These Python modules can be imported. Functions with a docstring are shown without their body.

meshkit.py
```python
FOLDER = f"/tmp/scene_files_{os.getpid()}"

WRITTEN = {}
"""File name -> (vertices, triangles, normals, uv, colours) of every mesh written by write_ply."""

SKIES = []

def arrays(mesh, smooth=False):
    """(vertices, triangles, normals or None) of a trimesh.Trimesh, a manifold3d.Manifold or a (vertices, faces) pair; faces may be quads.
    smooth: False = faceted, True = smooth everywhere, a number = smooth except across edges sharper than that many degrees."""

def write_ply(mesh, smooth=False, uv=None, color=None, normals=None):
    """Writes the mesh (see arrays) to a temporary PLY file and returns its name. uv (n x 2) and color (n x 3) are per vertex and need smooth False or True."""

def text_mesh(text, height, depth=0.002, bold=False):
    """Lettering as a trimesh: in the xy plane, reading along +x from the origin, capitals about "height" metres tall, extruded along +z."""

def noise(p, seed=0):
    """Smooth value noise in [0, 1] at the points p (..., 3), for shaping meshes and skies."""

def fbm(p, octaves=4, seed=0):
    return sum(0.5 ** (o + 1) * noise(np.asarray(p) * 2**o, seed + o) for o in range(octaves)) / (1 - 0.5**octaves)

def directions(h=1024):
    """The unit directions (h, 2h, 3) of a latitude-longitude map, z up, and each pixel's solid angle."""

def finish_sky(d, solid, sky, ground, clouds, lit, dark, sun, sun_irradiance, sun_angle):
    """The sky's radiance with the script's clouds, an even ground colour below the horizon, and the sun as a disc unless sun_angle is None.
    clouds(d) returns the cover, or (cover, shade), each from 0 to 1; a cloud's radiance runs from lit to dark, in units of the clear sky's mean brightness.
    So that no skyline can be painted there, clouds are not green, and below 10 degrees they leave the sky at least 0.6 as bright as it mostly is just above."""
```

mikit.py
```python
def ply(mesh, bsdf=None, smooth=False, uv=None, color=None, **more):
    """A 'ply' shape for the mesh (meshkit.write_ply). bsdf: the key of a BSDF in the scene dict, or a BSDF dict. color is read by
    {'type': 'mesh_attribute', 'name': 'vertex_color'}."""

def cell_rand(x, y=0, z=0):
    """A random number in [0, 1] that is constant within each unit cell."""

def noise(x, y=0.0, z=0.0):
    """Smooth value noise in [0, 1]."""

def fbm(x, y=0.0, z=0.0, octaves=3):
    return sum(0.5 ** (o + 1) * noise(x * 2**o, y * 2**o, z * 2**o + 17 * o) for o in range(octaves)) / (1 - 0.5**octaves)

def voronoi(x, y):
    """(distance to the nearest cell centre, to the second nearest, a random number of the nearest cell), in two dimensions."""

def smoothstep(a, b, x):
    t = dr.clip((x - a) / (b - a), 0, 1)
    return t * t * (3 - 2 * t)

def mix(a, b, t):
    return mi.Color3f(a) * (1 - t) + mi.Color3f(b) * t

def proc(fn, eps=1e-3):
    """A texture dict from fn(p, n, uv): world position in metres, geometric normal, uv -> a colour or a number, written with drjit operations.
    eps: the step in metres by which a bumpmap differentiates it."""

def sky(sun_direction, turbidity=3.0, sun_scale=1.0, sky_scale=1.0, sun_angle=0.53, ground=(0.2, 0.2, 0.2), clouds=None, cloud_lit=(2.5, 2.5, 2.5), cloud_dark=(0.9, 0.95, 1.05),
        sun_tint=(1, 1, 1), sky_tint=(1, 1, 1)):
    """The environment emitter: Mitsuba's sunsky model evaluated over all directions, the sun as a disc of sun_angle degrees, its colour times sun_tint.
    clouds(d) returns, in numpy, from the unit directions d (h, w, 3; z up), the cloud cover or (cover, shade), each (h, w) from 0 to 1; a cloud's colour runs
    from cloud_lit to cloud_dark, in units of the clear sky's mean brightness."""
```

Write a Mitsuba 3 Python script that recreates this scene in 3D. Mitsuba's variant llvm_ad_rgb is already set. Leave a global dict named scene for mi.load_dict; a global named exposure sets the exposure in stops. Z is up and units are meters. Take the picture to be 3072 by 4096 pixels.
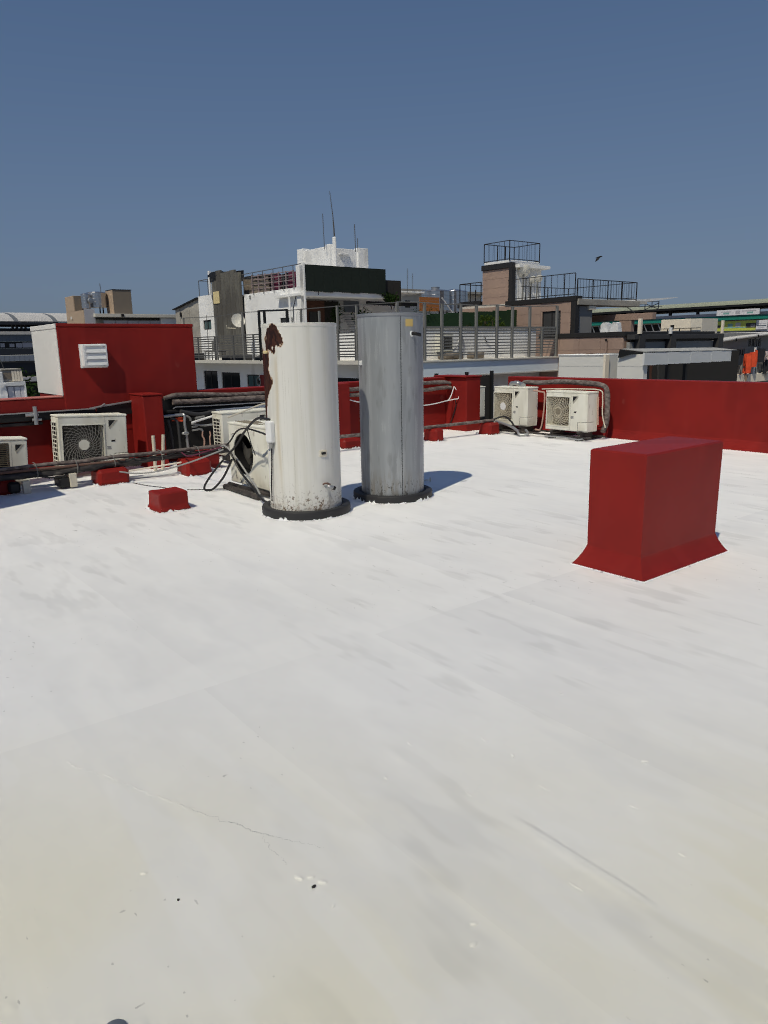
import math, random
import numpy as np, trimesh, drjit as dr, mitsuba as mi, manifold3d as m3
import mikit, meshkit
from mikit import proc, noise, fbm, voronoi, smoothstep, mix, cell_rand
random.seed(7); RNG = np.random.default_rng(7)
T = mi.ScalarTransform4f
scene, labels = {}, {}

# ---------------------------------------------------------------- camera, sky, exposure
PITCH, ROLL, YAW, EYE = math.radians(12.728), math.radians(1.085), math.radians(51.796), 1.55
_f = np.array([math.cos(YAW) * math.cos(PITCH), math.sin(YAW) * math.cos(PITCH), -math.sin(PITCH)])
_r = np.array([math.sin(YAW), -math.cos(YAW), 0.0])
_d = np.cross(_f, _r)
_up = -(-_r * math.sin(ROLL) + _d * math.cos(ROLL))
scene['camera'] = {'type': 'perspective', 'fov': 55.56, 'fov_axis': 'x', 'near_clip': 0.05, 'far_clip': 3000.0,
                   'to_world': T().look_at(origin=[0, 0, EYE], target=(np.array([0, 0, EYE]) + _f).tolist(), up=_up.tolist())}
SUN_AZ, SUN_EL = math.radians(23.5), math.radians(53.5)
SUN = [-math.cos(SUN_AZ) * math.cos(SUN_EL), -math.sin(SUN_AZ) * math.cos(SUN_EL), math.sin(SUN_EL)]
def smog(d):
    """a thin layer of city haze lying over the horizon, the same all round"""
    return 0.62 * np.exp(-np.clip(d[..., 2], 0, 1) / 0.26)
scene['sky'] = mikit.sky(SUN, turbidity=3.0, sky_scale=0.86, sun_scale=1.0, clouds=smog, cloud_lit=(0.50, 0.62, 0.80), cloud_dark=(0.50, 0.62, 0.80), ground=(0.3, 0.29, 0.27), sky_tint=(1.0, 1.01, 1.08), sun_tint=(0.925, 1.025, 1.10))
exposure = 0.84

# ---------------------------------------------------------------- materials
def mat(name, color, rough=0.6, metallic=0.0, spec=0.4, bump=None, bscale=1.0, eps=1e-3, two=True, **more):
    b = {'type': 'principled', 'base_color': color if isinstance(color, dict) else {'type': 'rgb', 'value': list(color)},
         'roughness': rough, 'metallic': metallic, 'specular': spec, **more}
    if bump is not None:
        b = {'type': 'bumpmap', 'arbitrary': proc(bump, eps), 'scale': bscale, 'bsdf': b}
    scene[name] = {'type': 'twosided', 'bsdf': b} if two else b
    return name

def roof_grid(p):
    """membrane sheets about 1.02 m wide running along y, end laps every 5 m: distances past the sheet edge and short of the end lap"""
    ry = (p.y - 3.02) / 5.0
    row = dr.floor(ry)
    s = (p.x - 1.2 - 0.17 * noise(row * 1.0 + 0.5, 7.0) - 0.02 * (noise(p.y * 1.3, row) - 0.5)) / 1.02
    k = dr.floor(s)
    return (s - k) * 1.02, (1.0 - (ry - row)) * 5.0, (ry - row) * 5.0, cell_rand(k, row)
def c_roof(p, n, uv):
    t, short, past, rnd = roof_grid(p)
    big = fbm(p.x * 0.9 + 3, p.y * 0.45, 0.0, 4)
    cloud = smoothstep(0.36, 0.66, fbm(p.x * 4.0, p.y * 1.6 + 9, 0.0, 5))
    near = smoothstep(3.2, 0.9, p.x * 0.62 + p.y * 0.79)
    edge = dr.exp(-t / 0.22) * smoothstep(0.2, 0.8, noise(p.y * 0.8, rnd * 50)) + 0.8 * dr.exp(-short / 0.25) * smoothstep(0.25, 0.75, noise(p.x * 1.3, 5.0))
    grey = dr.minimum(1.0, 0.34 * cloud + 0.55 * edge + 0.22 * smoothstep(0.4, 0.7, big) + 0.15 * (rnd - 0.5))
    pale = dr.maximum(smoothstep(0.93, 0.99, t) * smoothstep(0.25, 0.6, noise(p.y * 0.7 + 4, rnd * 90)), smoothstep(0.30, 0.16, past + 0.12 * (noise(p.x * 2.0, 3.0) - 0.5)) * smoothstep(0.2, 0.6, noise(p.x * 0.8, 11.0)))
    c = mix((0.82, 0.825, 0.825), (0.73, 0.735, 0.745), dr.maximum(0.0, grey * (1 - 0.7 * pale)))
    warm = smoothstep(0.30, 0.62, fbm(p.x * 0.8 + 40, p.y * 0.8, 1.0, 4))
    c = mix(c, (0.76, 0.74, 0.63), dr.minimum(1.0, warm * (0.08 + 0.75 * near) + 0.55 * near))
    dash = fbm(p.x * 11, p.y * 2.6, 3.0, 3)
    c = c * (1.0 - 0.10 * smoothstep(0.58, 0.76, dash) * smoothstep(0.35, 0.6, noise(p.x * 0.8, p.y * 0.8, 4.0)))
    smear = smoothstep(0.52, 0.70, fbm(p.x * 5.5 + 2, p.y * 1.5, 7.0, 4)) * smoothstep(0.30, 0.62, noise(p.x * 0.55, p.y * 0.5, 14.0))
    c = mix(c, (0.67, 0.68, 0.69), 0.24 * smear)
    light = smoothstep(0.56, 0.70, fbm(p.x * 7.5 + 31, p.y * 2.1, 2.0, 3))
    c = mix(c, (0.84, 0.845, 0.84), 0.22 * light)
    c = c * (0.985 + 0.03 * fbm(p.x * 17, p.y * 12, 4.0, 3))
    sp = noise(p.x * 46, p.y * 30, 0.0)
    return c * (1.0 - 0.30 * smoothstep(0.955, 0.985, sp) * smoothstep(0.5, 0.66, noise(p.x * 1.7, p.y * 1.7, 5.0)))
def h_roof(p, n, uv):
    t, short, past, rnd = roof_grid(p)
    h = 0.0009 * smoothstep(0.0, 0.008, t) - 0.0009 * smoothstep(0.02, 1.0, t)
    h = h + 0.0016 * smoothstep(0.0, 0.010, past) - 0.0016 * smoothstep(0.03, 2.0, past)
    h = h + 0.004 * fbm(p.x * 2.0, p.y * 1.0, 0.0, 3)
    wr = noise(p.x * 15.0, p.y * 3.0, 3.0)
    h = h + 0.0030 * smoothstep(0.84, 0.97, wr) * smoothstep(0.45, 0.6, noise(p.x * 0.9, p.y * 0.7, 8.0))
    h = h + 0.0022 * smoothstep(0.90, 0.99, noise(p.x * 17, p.y * 11, 1.0)) * smoothstep(0.5, 0.65, noise(p.x * 1.1, p.y * 1.0, 2.0))
    return h + 0.0008 * fbm(p.x * 24, p.y * 14, 0.0, 3)
mat('m_roof', proc(c_roof), rough=0.55, spec=0.35, bump=h_roof, eps=3e-3)

def c_red(p, n, uv):
    v = fbm(p.x * 2.2 + p.y, p.y * 2.2 - p.x * 0.3, p.z * 1.6, 3)
    st = fbm(p.x * 9 + p.y * 9, p.z * 1.1, 2.0, 3)
    c = mix((0.245, 0.0180, 0.0145), (0.200, 0.0165, 0.0145), smoothstep(0.3, 0.7, v))
    c = mix(c, (0.26, 0.024, 0.020), 0.35 * smoothstep(0.55, 0.8, st))
    return mix(c, (0.33, 0.12, 0.10), 0.5 * smoothstep(0.80, 0.9, noise(p.x * 6 + p.y * 6, p.z * 5, 1.0)) * smoothstep(0.6, 0.75, v))
def h_red(p, n, uv):
    return 0.004 * fbm(p.x * 3 + 5, p.y * 3, p.z * 3, 3) + 0.0006 * fbm(p.x * 40, p.y * 40, p.z * 14, 2)
mat('m_red', proc(c_red), rough=0.46, spec=0.13, bump=h_red, eps=4e-3)

def c_cream(p, n, uv):
    st = fbm(p.x * 6 + p.y * 6, p.x * 2 - p.y * 2, p.z * 1.2, 4)
    lo = smoothstep(0.35, 0.05, p.z) * smoothstep(0.35, 0.65, fbm(p.x * 9, p.y * 9, p.z * 5, 3))
    c = mix((0.78, 0.775, 0.69), (0.67, 0.655, 0.56), smoothstep(0.35, 0.7, st))
    sp = noise(p.x * 30 + p.y * 30, p.x * 12, p.z * 9)
    c = mix(c, (0.30, 0.25, 0.18), 0.6 * smoothstep(0.86, 0.95, sp))
    return mix(c, (0.36, 0.30, 0.22), 0.5 * lo)
mat('m_cream', proc(c_cream), rough=0.5)

WT, GT = (3.714, 5.942), (4.795, 5.933)
def c_wtank(p, n, uv):
    x, y, z = p.x - WT[0], p.y - WT[1], p.z
    a = dr.atan2(y, x) * (180 / math.pi)
    a = dr.select(a < 0, a + 360, a)
    streak = fbm(a * 0.13, z * 0.6, 1.0, 4)
    c = mix((0.70, 0.695, 0.655), (0.64, 0.63, 0.575), smoothstep(0.35, 0.7, streak))
    thin = noise(a * 0.75, z * 1.6, 4.0)
    c = mix(c, (0.42, 0.40, 0.34), 0.38 * smoothstep(0.80, 0.95, thin) * smoothstep(0.3, 0.6, noise(a * 0.1, z * 2.2, 7.0)))
    ys = smoothstep(4.5, 0.6, dr.abs(a - 197 + 2.5 * (noise(z * 2.5, 3.0) - 0.5))) * smoothstep(1.55, 1.4, z) * smoothstep(0.05, 0.7, z)
    c = mix(c, (0.55, 0.44, 0.27), 0.42 * ys)
    blot = fbm(a * 0.34, z * 62, 2.0, 4)
    low = smoothstep(0.34, 0.10, z)
    c = mix(c, (0.115, 0.072, 0.042), 0.9 * smoothstep(0.70 - 0.13 * low, 0.76 - 0.13 * low, blot) * (0.35 + 0.65 * smoothstep(0.35, 0.6, noise(a * 0.07, z * 5.0, 21.0))) * smoothstep(0.38, 0.16, z))
    c = mix(c, (0.26, 0.15, 0.07), 0.6 * smoothstep(0.60, 0.70, fbm(a * 0.5, z * 45, 6.0, 3)) * smoothstep(0.22, 0.10, z))
    dr_ = smoothstep(3.6, 1.0, dr.abs(a - 278 - 4 * (noise(z * 9, 1.0) - 0.5))) * smoothstep(0.08, 0.12, z) * smoothstep(0.27, 0.2, z)
    c = mix(c, (0.28, 0.27, 0.25), 0.6 * dr_)
    wob = (fbm(a * 0.14, z * 14, 9.0, 3) - 0.5)
    d1 = dr.sqrt(dr.square((a - 190) / 19) + dr.square((z - 1.645) / 0.115)) + wob * 1.05
    d2 = dr.maximum(dr.abs(a - 158) / (8 + 26 * noise(z * 6.5, 2.0) * smoothstep(0.9, 1.3, z)), dr.abs(z - 1.20) / 0.36) + wob * 0.5
    r1 = smoothstep(1.0, 0.975, d1); r2 = smoothstep(1.0, 0.97, d2)
    rc = mix((0.020, 0.0065, 0.004), (0.055, 0.018, 0.009), smoothstep(0.3, 0.7, fbm(a * 0.35, z * 30, 3.0, 3)))
    c = mix(c, (0.36, 0.19, 0.08), 0.8 * dr.maximum(smoothstep(1.06, 1.0, d1), smoothstep(1.07, 1.0, d2)))
    return mix(c, rc, dr.maximum(r1, r2))
mat('m_wtank', proc(c_wtank), rough=0.42, spec=0.4)
def c_gtank(p, n, uv):
    x, y, z = p.x - GT[0], p.y - GT[1], p.z
    a = dr.atan2(y, x) * (180 / math.pi)
    a = dr.select(a < 0, a + 360, a)
    s = fbm(a * 0.09, z * 1.3, 1.0, 4)
    c = mix((0.325, 0.345, 0.365), (0.28, 0.30, 0.32), smoothstep(0.3, 0.7, s))
    c = mix(c, (0.40, 0.42, 0.43), 0.5 * smoothstep(0.6, 0.75, fbm(a * 0.2, z * 2.6, 12.0, 4)))
    sm = fbm(a * 0.11, z * 4.5, 2.0, 4)
    c = mix(c, (0.20, 0.21, 0.215), 0.5 * smoothstep(0.58, 0.78, sm))
    st = smoothstep(4.0, 1.0, dr.abs(a - 277 - 12 * (1.66 - z))) * smoothstep(1.35, 1.5, z) * smoothstep(1.66, 1.62, z)
    c = mix(c, (0.14, 0.16, 0.18), 0.6 * st)
    low = smoothstep(0.42, 0.10, z) * smoothstep(0.40, 0.68, fbm(a * 0.3, z * 7, 5.0, 4))
    c = mix(c, (0.20, 0.165, 0.12), 0.55 * low)
    c = mix(c, (0.07, 0.06, 0.05), 0.75 * smoothstep(0.64, 0.74, fbm(a * 0.35, z * 26, 8.0, 3)) * smoothstep(0.26, 0.14, z))
    return mix(c, (0.09, 0.095, 0.10), smoothstep(1.2, 0.5, dr.abs(a - 248.5)))
mat('m_gtank', proc(c_gtank), rough=0.36, metallic=0.15, spec=0.5)

def c_white(p, n, uv):
    st = fbm(p.x * 0.9 + p.y * 0.9, p.x * 0.3 - p.y * 0.3, p.z * 0.3, 2)
    c = mix((0.87, 0.875, 0.875), (0.79, 0.79, 0.78), smoothstep(0.4, 0.75, st))
    return mix(c, (0.45, 0.44, 0.41), 0.4 * smoothstep(0.62, 0.85, noise(p.x * 1.9 + p.y * 1.9, p.z * 0.5, 4.0)) * smoothstep(0.4, 0.7, noise(p.x * .5 + p.y * .5, p.z * 1.1, 9.0)))
mat('m_white', proc(c_white), rough=0.7)
def c_brown(p, n, uv):
    t = cell_rand(dr.floor(p.z / 0.46), dr.floor((p.x + p.y) / 0.9))
    c = mix((0.36, 0.255, 0.205), (0.325, 0.23, 0.19), t) * (0.9 + 0.2 * fbm(p.x * 1.2 + p.y * 1.2, p.z * 0.8, 0.0, 2))
    return c
mat('m_brown', proc(c_brown), rough=0.6)
def c_wrap(p, n, uv):
    v = fbm(p.x * 24, p.y * 24, p.z * 30, 4)
    c = mix((0.10, 0.08, 0.072), (0.235, 0.195, 0.178), smoothstep(0.3, 0.72, v))
    return mix(c, (0.05, 0.04, 0.04), 0.7 * smoothstep(0.60, 0.78, fbm(p.x * 11 + 3, p.y * 11, p.z * 26, 3)))
mat('m_wrap', proc(c_wrap), rough=0.8)
def c_dark(p, n, uv):
    v = fbm(p.x * 9, p.y * 9, p.z * 12, 4)
    c = mix((0.022, 0.020, 0.020), (0.07, 0.06, 0.055), smoothstep(0.4, 0.7, v))
    return mix(c, (0.22, 0.19, 0.16), 0.7 * smoothstep(0.66, 0.78, fbm(p.x * 5, p.y * 22, p.z * 22, 3)))
mat('m_dirtydark', proc(c_dark), rough=0.6)
def c_corr(p, n, uv):
    v = fbm(p.x * 2 + p.y * 2.6, p.z * 0.8, 1.0, 4)
    c = mix((0.085, 0.08, 0.072), (0.135, 0.13, 0.115), smoothstep(0.3, 0.7, v))
    return mix(c, (0.25, 0.24, 0.18), 0.6 * smoothstep(0.64, 0.78, fbm(p.y * 1.7, p.z * 1.3, 6.0, 3)))
mat('m_corr', proc(c_corr), rough=0.75)
def c_conc(p, n, uv):
    v = fbm(p.x * 1.1, p.y * 1.1, p.z * 2.0, 4)
    return mix((0.42, 0.40, 0.36), (0.30, 0.285, 0.255), smoothstep(0.3, 0.7, v))
mat('m_conc', proc(c_conc), rough=0.8)
def c_drip(p, n, uv):
    return mix((0.82, 0.83, 0.84), (0.45, 0.44, 0.45), smoothstep(0.62, 0.75, fbm(p.x * 30, p.y * 30, p.z * 30, 2)))
mat('m_drip', proc(c_drip), rough=0.5)
for nm, c, r in [('m_rubber', (0.026, 0.026, 0.028), 0.55), ('m_black', (0.010, 0.010, 0.011), 0.5), ('m_cable', (0.016, 0.016, 0.017), 0.45),
                 ('m_trim', (0.022, 0.021, 0.021), 0.5), ('m_wire', (0.30, 0.29, 0.26), 0.5), ('m_galvdull', (0.30, 0.315, 0.325), 0.4), ('m_recess', (0.055, 0.052, 0.045), 0.8),
                 ('m_tanback', (0.20, 0.175, 0.13), 0.8), ('m_label', (0.30, 0.30, 0.29), 0.5), ('m_logo2', (0.40, 0.38, 0.32), 0.5),
                 ('m_plastic', (0.76, 0.77, 0.77), 0.35), ('m_pvc', (0.62, 0.57, 0.46), 0.4), ('m_yellow', (0.62, 0.46, 0.17), 0.5),
                 ('m_foam', (0.66, 0.55, 0.30), 0.8), ('m_beam_shadeblue', (0.72, 0.80, 0.86), 0.6), ('m_crack', (0.45, 0.45, 0.44), 0.8), ('m_sidewhite', (0.70, 0.695, 0.665), 0.6), ('m_pinkcap', (0.42, 0.14, 0.12), 0.6), ('m_slab', (0.55, 0.53, 0.48), 0.7),
                 ('m_steelgrey', (0.20, 0.20, 0.19), 0.5), ('m_rail', (0.10, 0.10, 0.10), 0.5), ('m_green', (0.010, 0.017, 0.012), 0.75),
                 ('m_hedge', (0.012, 0.038, 0.013), 0.8), ('m_brownwall', (0.11, 0.05, 0.034), 0.8), ('m_orange', (0.36, 0.13, 0.035), 0.7),
                 ('m_rackpink', (0.30, 0.24, 0.25), 0.5), ('m_maroon', (0.12, 0.02, 0.05), 0.7), ('m_charcoal', (0.045, 0.045, 0.047), 0.6),
                 ('m_roofgrey', (0.30, 0.30, 0.29), 0.6), ('m_canopy', (0.66, 0.68, 0.69), 0.5), ('m_ivory_shaded', (0.66, 0.62, 0.54), 0.7), ('m_beige', (0.40, 0.305, 0.225), 0.75),
                 ('m_taupe', (0.19, 0.16, 0.13), 0.8), ('m_bluegrey', (0.12, 0.145, 0.18), 0.6), ('m_navy', (0.018, 0.022, 0.032), 0.6),
                 ('m_palegreen', (0.26, 0.28, 0.21), 0.6), ('m_teal', (0.010, 0.20, 0.16), 0.6), ('m_lime', (0.50, 0.55, 0.10), 0.6),
                 ('m_banner', (0.68, 0.68, 0.72), 0.6), ('m_ivory', (0.82, 0.74, 0.61), 0.7), ('m_redcloth', (0.72, 0.085, 0.03), 0.8),
                 ('m_darkcloth', (0.02, 0.022, 0.03), 0.9), ('m_pinkcloth', (0.60, 0.50, 0.48), 0.9), ('m_greywall', (0.22, 0.22, 0.22), 0.8),
                 ('m_rusty', (0.15, 0.085, 0.065), 0.8), ('m_copper', (0.48, 0.30, 0.24), 0.6), ('m_bluepipe', (0.20, 0.23, 0.29), 0.4), ('m_dish', (0.74, 0.72, 0.65), 0.4),
                 ('m_tealmark', (0.20, 0.38, 0.36), 0.6), ('m_greymark', (0.40, 0.40, 0.44), 0.6), ('m_bird', (0.012, 0.012, 0.015), 0.8),
                 ('m_ground', (0.20, 0.19, 0.17), 0.9), ('m_bark', (0.09, 0.06, 0.04), 0.9), ('m_greyblue', (0.14, 0.15, 0.16), 0.5),
                 ('m_cloth_and_shade', (0.03, 0.028, 0.026), 0.9), ('m_paleroof', (0.47, 0.46, 0.45), 0.6), ('m_redleg', (0.20, 0.016, 0.014), 0.6)]:
    mat(nm, c, rough=r)
mat('m_steel', (0.55, 0.55, 0.56), rough=0.22, metallic=0.9)
mat('m_galv', (0.42, 0.43, 0.44), rough=0.4, metallic=0.7)
mat('m_glass', (0.012, 0.016, 0.018), rough=0.08, spec=0.6)
mat('m_glassteal', (0.07, 0.12, 0.125), rough=0.12, spec=0.6)
scene['m_leaf'] = {'type': 'principledthin', 'base_color': {'type': 'rgb', 'value': [0.07, 0.11, 0.02]}, 'roughness': 0.5, 'diff_trans': 0.7, 'spec_trans': 0.0}
scene['m_leafdark'] = {'type': 'principledthin', 'base_color': {'type': 'rgb', 'value': [0.025, 0.05, 0.015]}, 'roughness': 0.5, 'diff_trans': 0.5, 'spec_trans': 0.0}

# ---------------------------------------------------------------- helpers
used = {}
def numbered(k):
    n = used.get(k, -1) + 1
    used[k] = n
    return k if n == 0 else f'{k}_{n:03d}'
def thing(name, label, cat, group=None, kind=None):
    k = numbered(name)
    labels[k] = {'label': label, 'category': cat}
    if group: labels[k]['group'] = group
    if kind: labels[k]['kind'] = kind
    return k
def put(parent, name, mesh, m, label=None, smooth=False, kind=None):
    k = numbered(f'{parent}__{name}')
    scene[k] = mikit.ply(mesh, m, smooth=smooth)
    if label or kind:
        labels[k] = {}
        if label: labels[k]['label'] = label
        if kind: labels[k]['kind'] = kind
    return k
def solo(name, label, cat, mesh, m, smooth=False, group=None, kind=None):
    k = thing(name, label, cat, group, kind)
    scene[k] = mikit.ply(mesh, m, smooth=smooth)
    return k
def structure(name, mesh, m, smooth=False):
    k = numbered(name); scene[k] = mikit.ply(mesh, m, smooth=smooth); labels[k] = {'kind': 'structure'}
    return k
cat_ = trimesh.util.concatenate
def box(x0, x1, y0, y1, z0, z1, c=0.0):
    lo, hi = np.array([min(x0, x1), min(y0, y1), min(z0, z1)]), np.array([max(x0, x1), max(y0, y1), max(z0, z1)])
    if c <= 0:
        b = trimesh.creation.box(extents=hi - lo); b.apply_translation((lo + hi) / 2); return b
    c = min(c, 0.45 * float((hi - lo).min())); P = []
    for s in np.ndindex(2, 2, 2):
        q = np.where(np.array(s) == 0, lo, hi); i = np.where(np.array(s) == 0, 1, -1) * c
        for k in range(3):
            v = q + i; v[k] = q[k]; P.append(v)
    return trimesh.convex.convex_hull(np.array(P))
def spline(pts, n=6):
    p = np.asarray(pts, float); q = np.vstack([2 * p[0] - p[1], p, 2 * p[-1] - p[-2]]); out = []
    for i in range(1, len(q) - 2):
        for t in np.linspace(0, 1, n, endpoint=False):
            out.append(0.5 * (2 * q[i] + (q[i + 1] - q[i - 1]) * t + (2 * q[i - 1] - 5 * q[i] + 4 * q[i + 1] - q[i + 2]) * t * t + (3 * q[i] - q[i - 1] - 3 * q[i + 1] + q[i + 2]) * t ** 3))
    return np.array(out + [p[-1]])
def tube(pts, r, sides=8, curve=0, jig=0.0, flat=None):
    p = spline(pts, curve) if curve else np.asarray(pts, float)
    if jig: 
        k = RNG.normal(0, jig, p.shape); k[0] = k[-1] = 0; p = p + k
    t = np.gradient(p, axis=0); t /= np.linalg.norm(t, axis=1, keepdims=True) + 1e-12
    a = np.cross(t[0], [0, 0, 1.0] if abs(t[0][2]) < 0.9 else [1.0, 0, 0]); a /= np.linalg.norm(a)
    rr = np.broadcast_to(r, (len(p),)).astype(float); V = []
    ang = np.arange(sides) * 2 * np.pi / sides + np.pi / sides
    for i in range(len(p)):
        a = a - t[i] * (a @ t[i]); a /= np.linalg.norm(a); b = np.cross(t[i], a)
        V.append(p[i] + rr[i] * (np.cos(ang)[:, None] * a + np.sin(ang)[:, None] * b))
    V = np.vstack(V + [p[:1], p[-1:]]); F = []; n = len(p)
    for i in range(n - 1):
        for j in range(sides):
            q = [i * sides + j, i * sides + (j + 1) % sides, (i + 1) * sides + (j + 1) % sides, (i + 1) * sides + j]
            F += [[q[0], q[1], q[2]], [q[0], q[2], q[3]]]
    for j in range(sides):
        F += [[n * sides, (j + 1) % sides, j], [n * sides + 1, (n - 1) * sides + j, (n - 1) * sides + (j + 1) % sides]]
    return trimesh.Trimesh(V, F, process=False)
def subdiv_line(a, b, n):
    a, b = np.array(a, float), np.array(b, float)
    return [a + (b - a) * t for t in np.linspace(0, 1, n)]
def bar(a, b, w=0.03, sides=4): return tube([a, b], w / 2 * (1.414 if sides == 4 else 1), sides)
def lathe(prof, c=(0, 0), n=64):
    m = trimesh.creation.revolve(np.array(prof), sections=n); m.apply_translation([c[0], c[1], 0]); return m
def prism(poly, axis, a0, a1):
    """polygon (2D, in the two other axes in order) extruded along axis from a0 to a1"""
    poly = np.array(poly, float); k = 'xyz'.index(axis); o = [i for i in range(3) if i != k]; n = len(poly)
    V = np.zeros((2 * n, 3)); V[:n, o] = poly; V[n:, o] = poly; V[:n, k] = a0; V[n:, k] = a1
    from shapely.geometry import Polygon
    F = []
    tv, tf = trimesh.creation.triangulate_polygon(Polygon(poly), engine='earcut')
    d = np.linalg.norm(tv[:, None] - poly[None], axis=2).argmin(1)
    tf = d[tf]
    F += tf.tolist() + (tf[:, ::-1] + n).tolist()
    for i in range(n):
        j = (i + 1) % n; F += [[i, j, n + j], [i, n + j, n + i]]
    m = trimesh.Trimesh(V, F, process=False); trimesh.repair.fix_normals(m); return m
def cut(mesh, *holes):
    def M(t): return m3.Manifold(m3.Mesh(np.asarray(t.vertices, np.float32), np.asarray(t.faces, np.uint32)))
    a = M(mesh)
    for h in holes: a = a - M(h)
    o = a.to_mesh(); return trimesh.Trimesh(o.vert_properties[:, :3], o.tri_verts, process=False)
def xf(mesh, M):
    m = mesh.copy(); m.apply_transform(M); return m
def place(x, y, z=0.0, rz=0.0, ry=0.0):
    return trimesh.transformations.translation_matrix([x, y, z]) @ trimesh.transformations.rotation_matrix(math.radians(rz), [0, 0, 1]) @ trimesh.transformations.rotation_matrix(math.radians(ry), [0, 1, 0])
def drip(path, normals, hmax, out=0.004, skirt=0.03, seed=0):
    """white roof paint that has crept unevenly up and out from the foot of something: closed path (n,2) with outward normals"""
    r = np.random.default_rng(seed); p = np.asarray(path, float); nn = np.asarray(normals, float); n = len(p)
    s = np.arange(n)
    h = hmax * np.clip(meshkit.fbm(np.stack([s * 0.42, s * 0 + seed, s * 0], -1), 4) * 2.6 - 1.0, 0.03, 1) * np.clip(meshkit.fbm(np.stack([s * 0.07, s * 0 + seed + 50, s * 0], -1), 2) * 3 - .8, .15, 1)
    k = skirt * (0.4 + meshkit.fbm(np.stack([s * 0.21, s * 0 + seed + 9, s * 0], -1), 3))
    R = [np.c_[p + nn * k[:, None], np.full(n, 0.002)], np.c_[p + nn * (out * 2), np.full(n, 0.008)], np.c_[p + nn * out, h]]
    R.append(np.c_[p - nn * 0.002, h])
    V = np.vstack(R); F = []
    for a in range(3):
        for i in range(n):
            j = (i + 1) % n; F += [[a * n + i, a * n + j, a * n + n + j], [a * n + i, a * n + n + j, a * n + n + i]]
    return trimesh.Trimesh(V, F, process=False)
def rect_path(x0, x1, y0, y1, step=0.012):
    P, N = [], []
    for a, b, nn in (((x0, y0), (x1, y0), (0, -1)), ((x1, y0), (x1, y1), (1, 0)), ((x1, y1), (x0, y1), (0, 1)), ((x0, y1), (x0, y0), (-1, 0))):
        L = math.dist(a, b); m = max(3, int(L / step))
        for t in np.linspace(0, 1, m, endpoint=False): P.append((a[0] + (b[0] - a[0]) * t, a[1] + (b[1] - a[1]) * t)); N.append(nn)
    return np.array(P), np.array(N)
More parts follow.
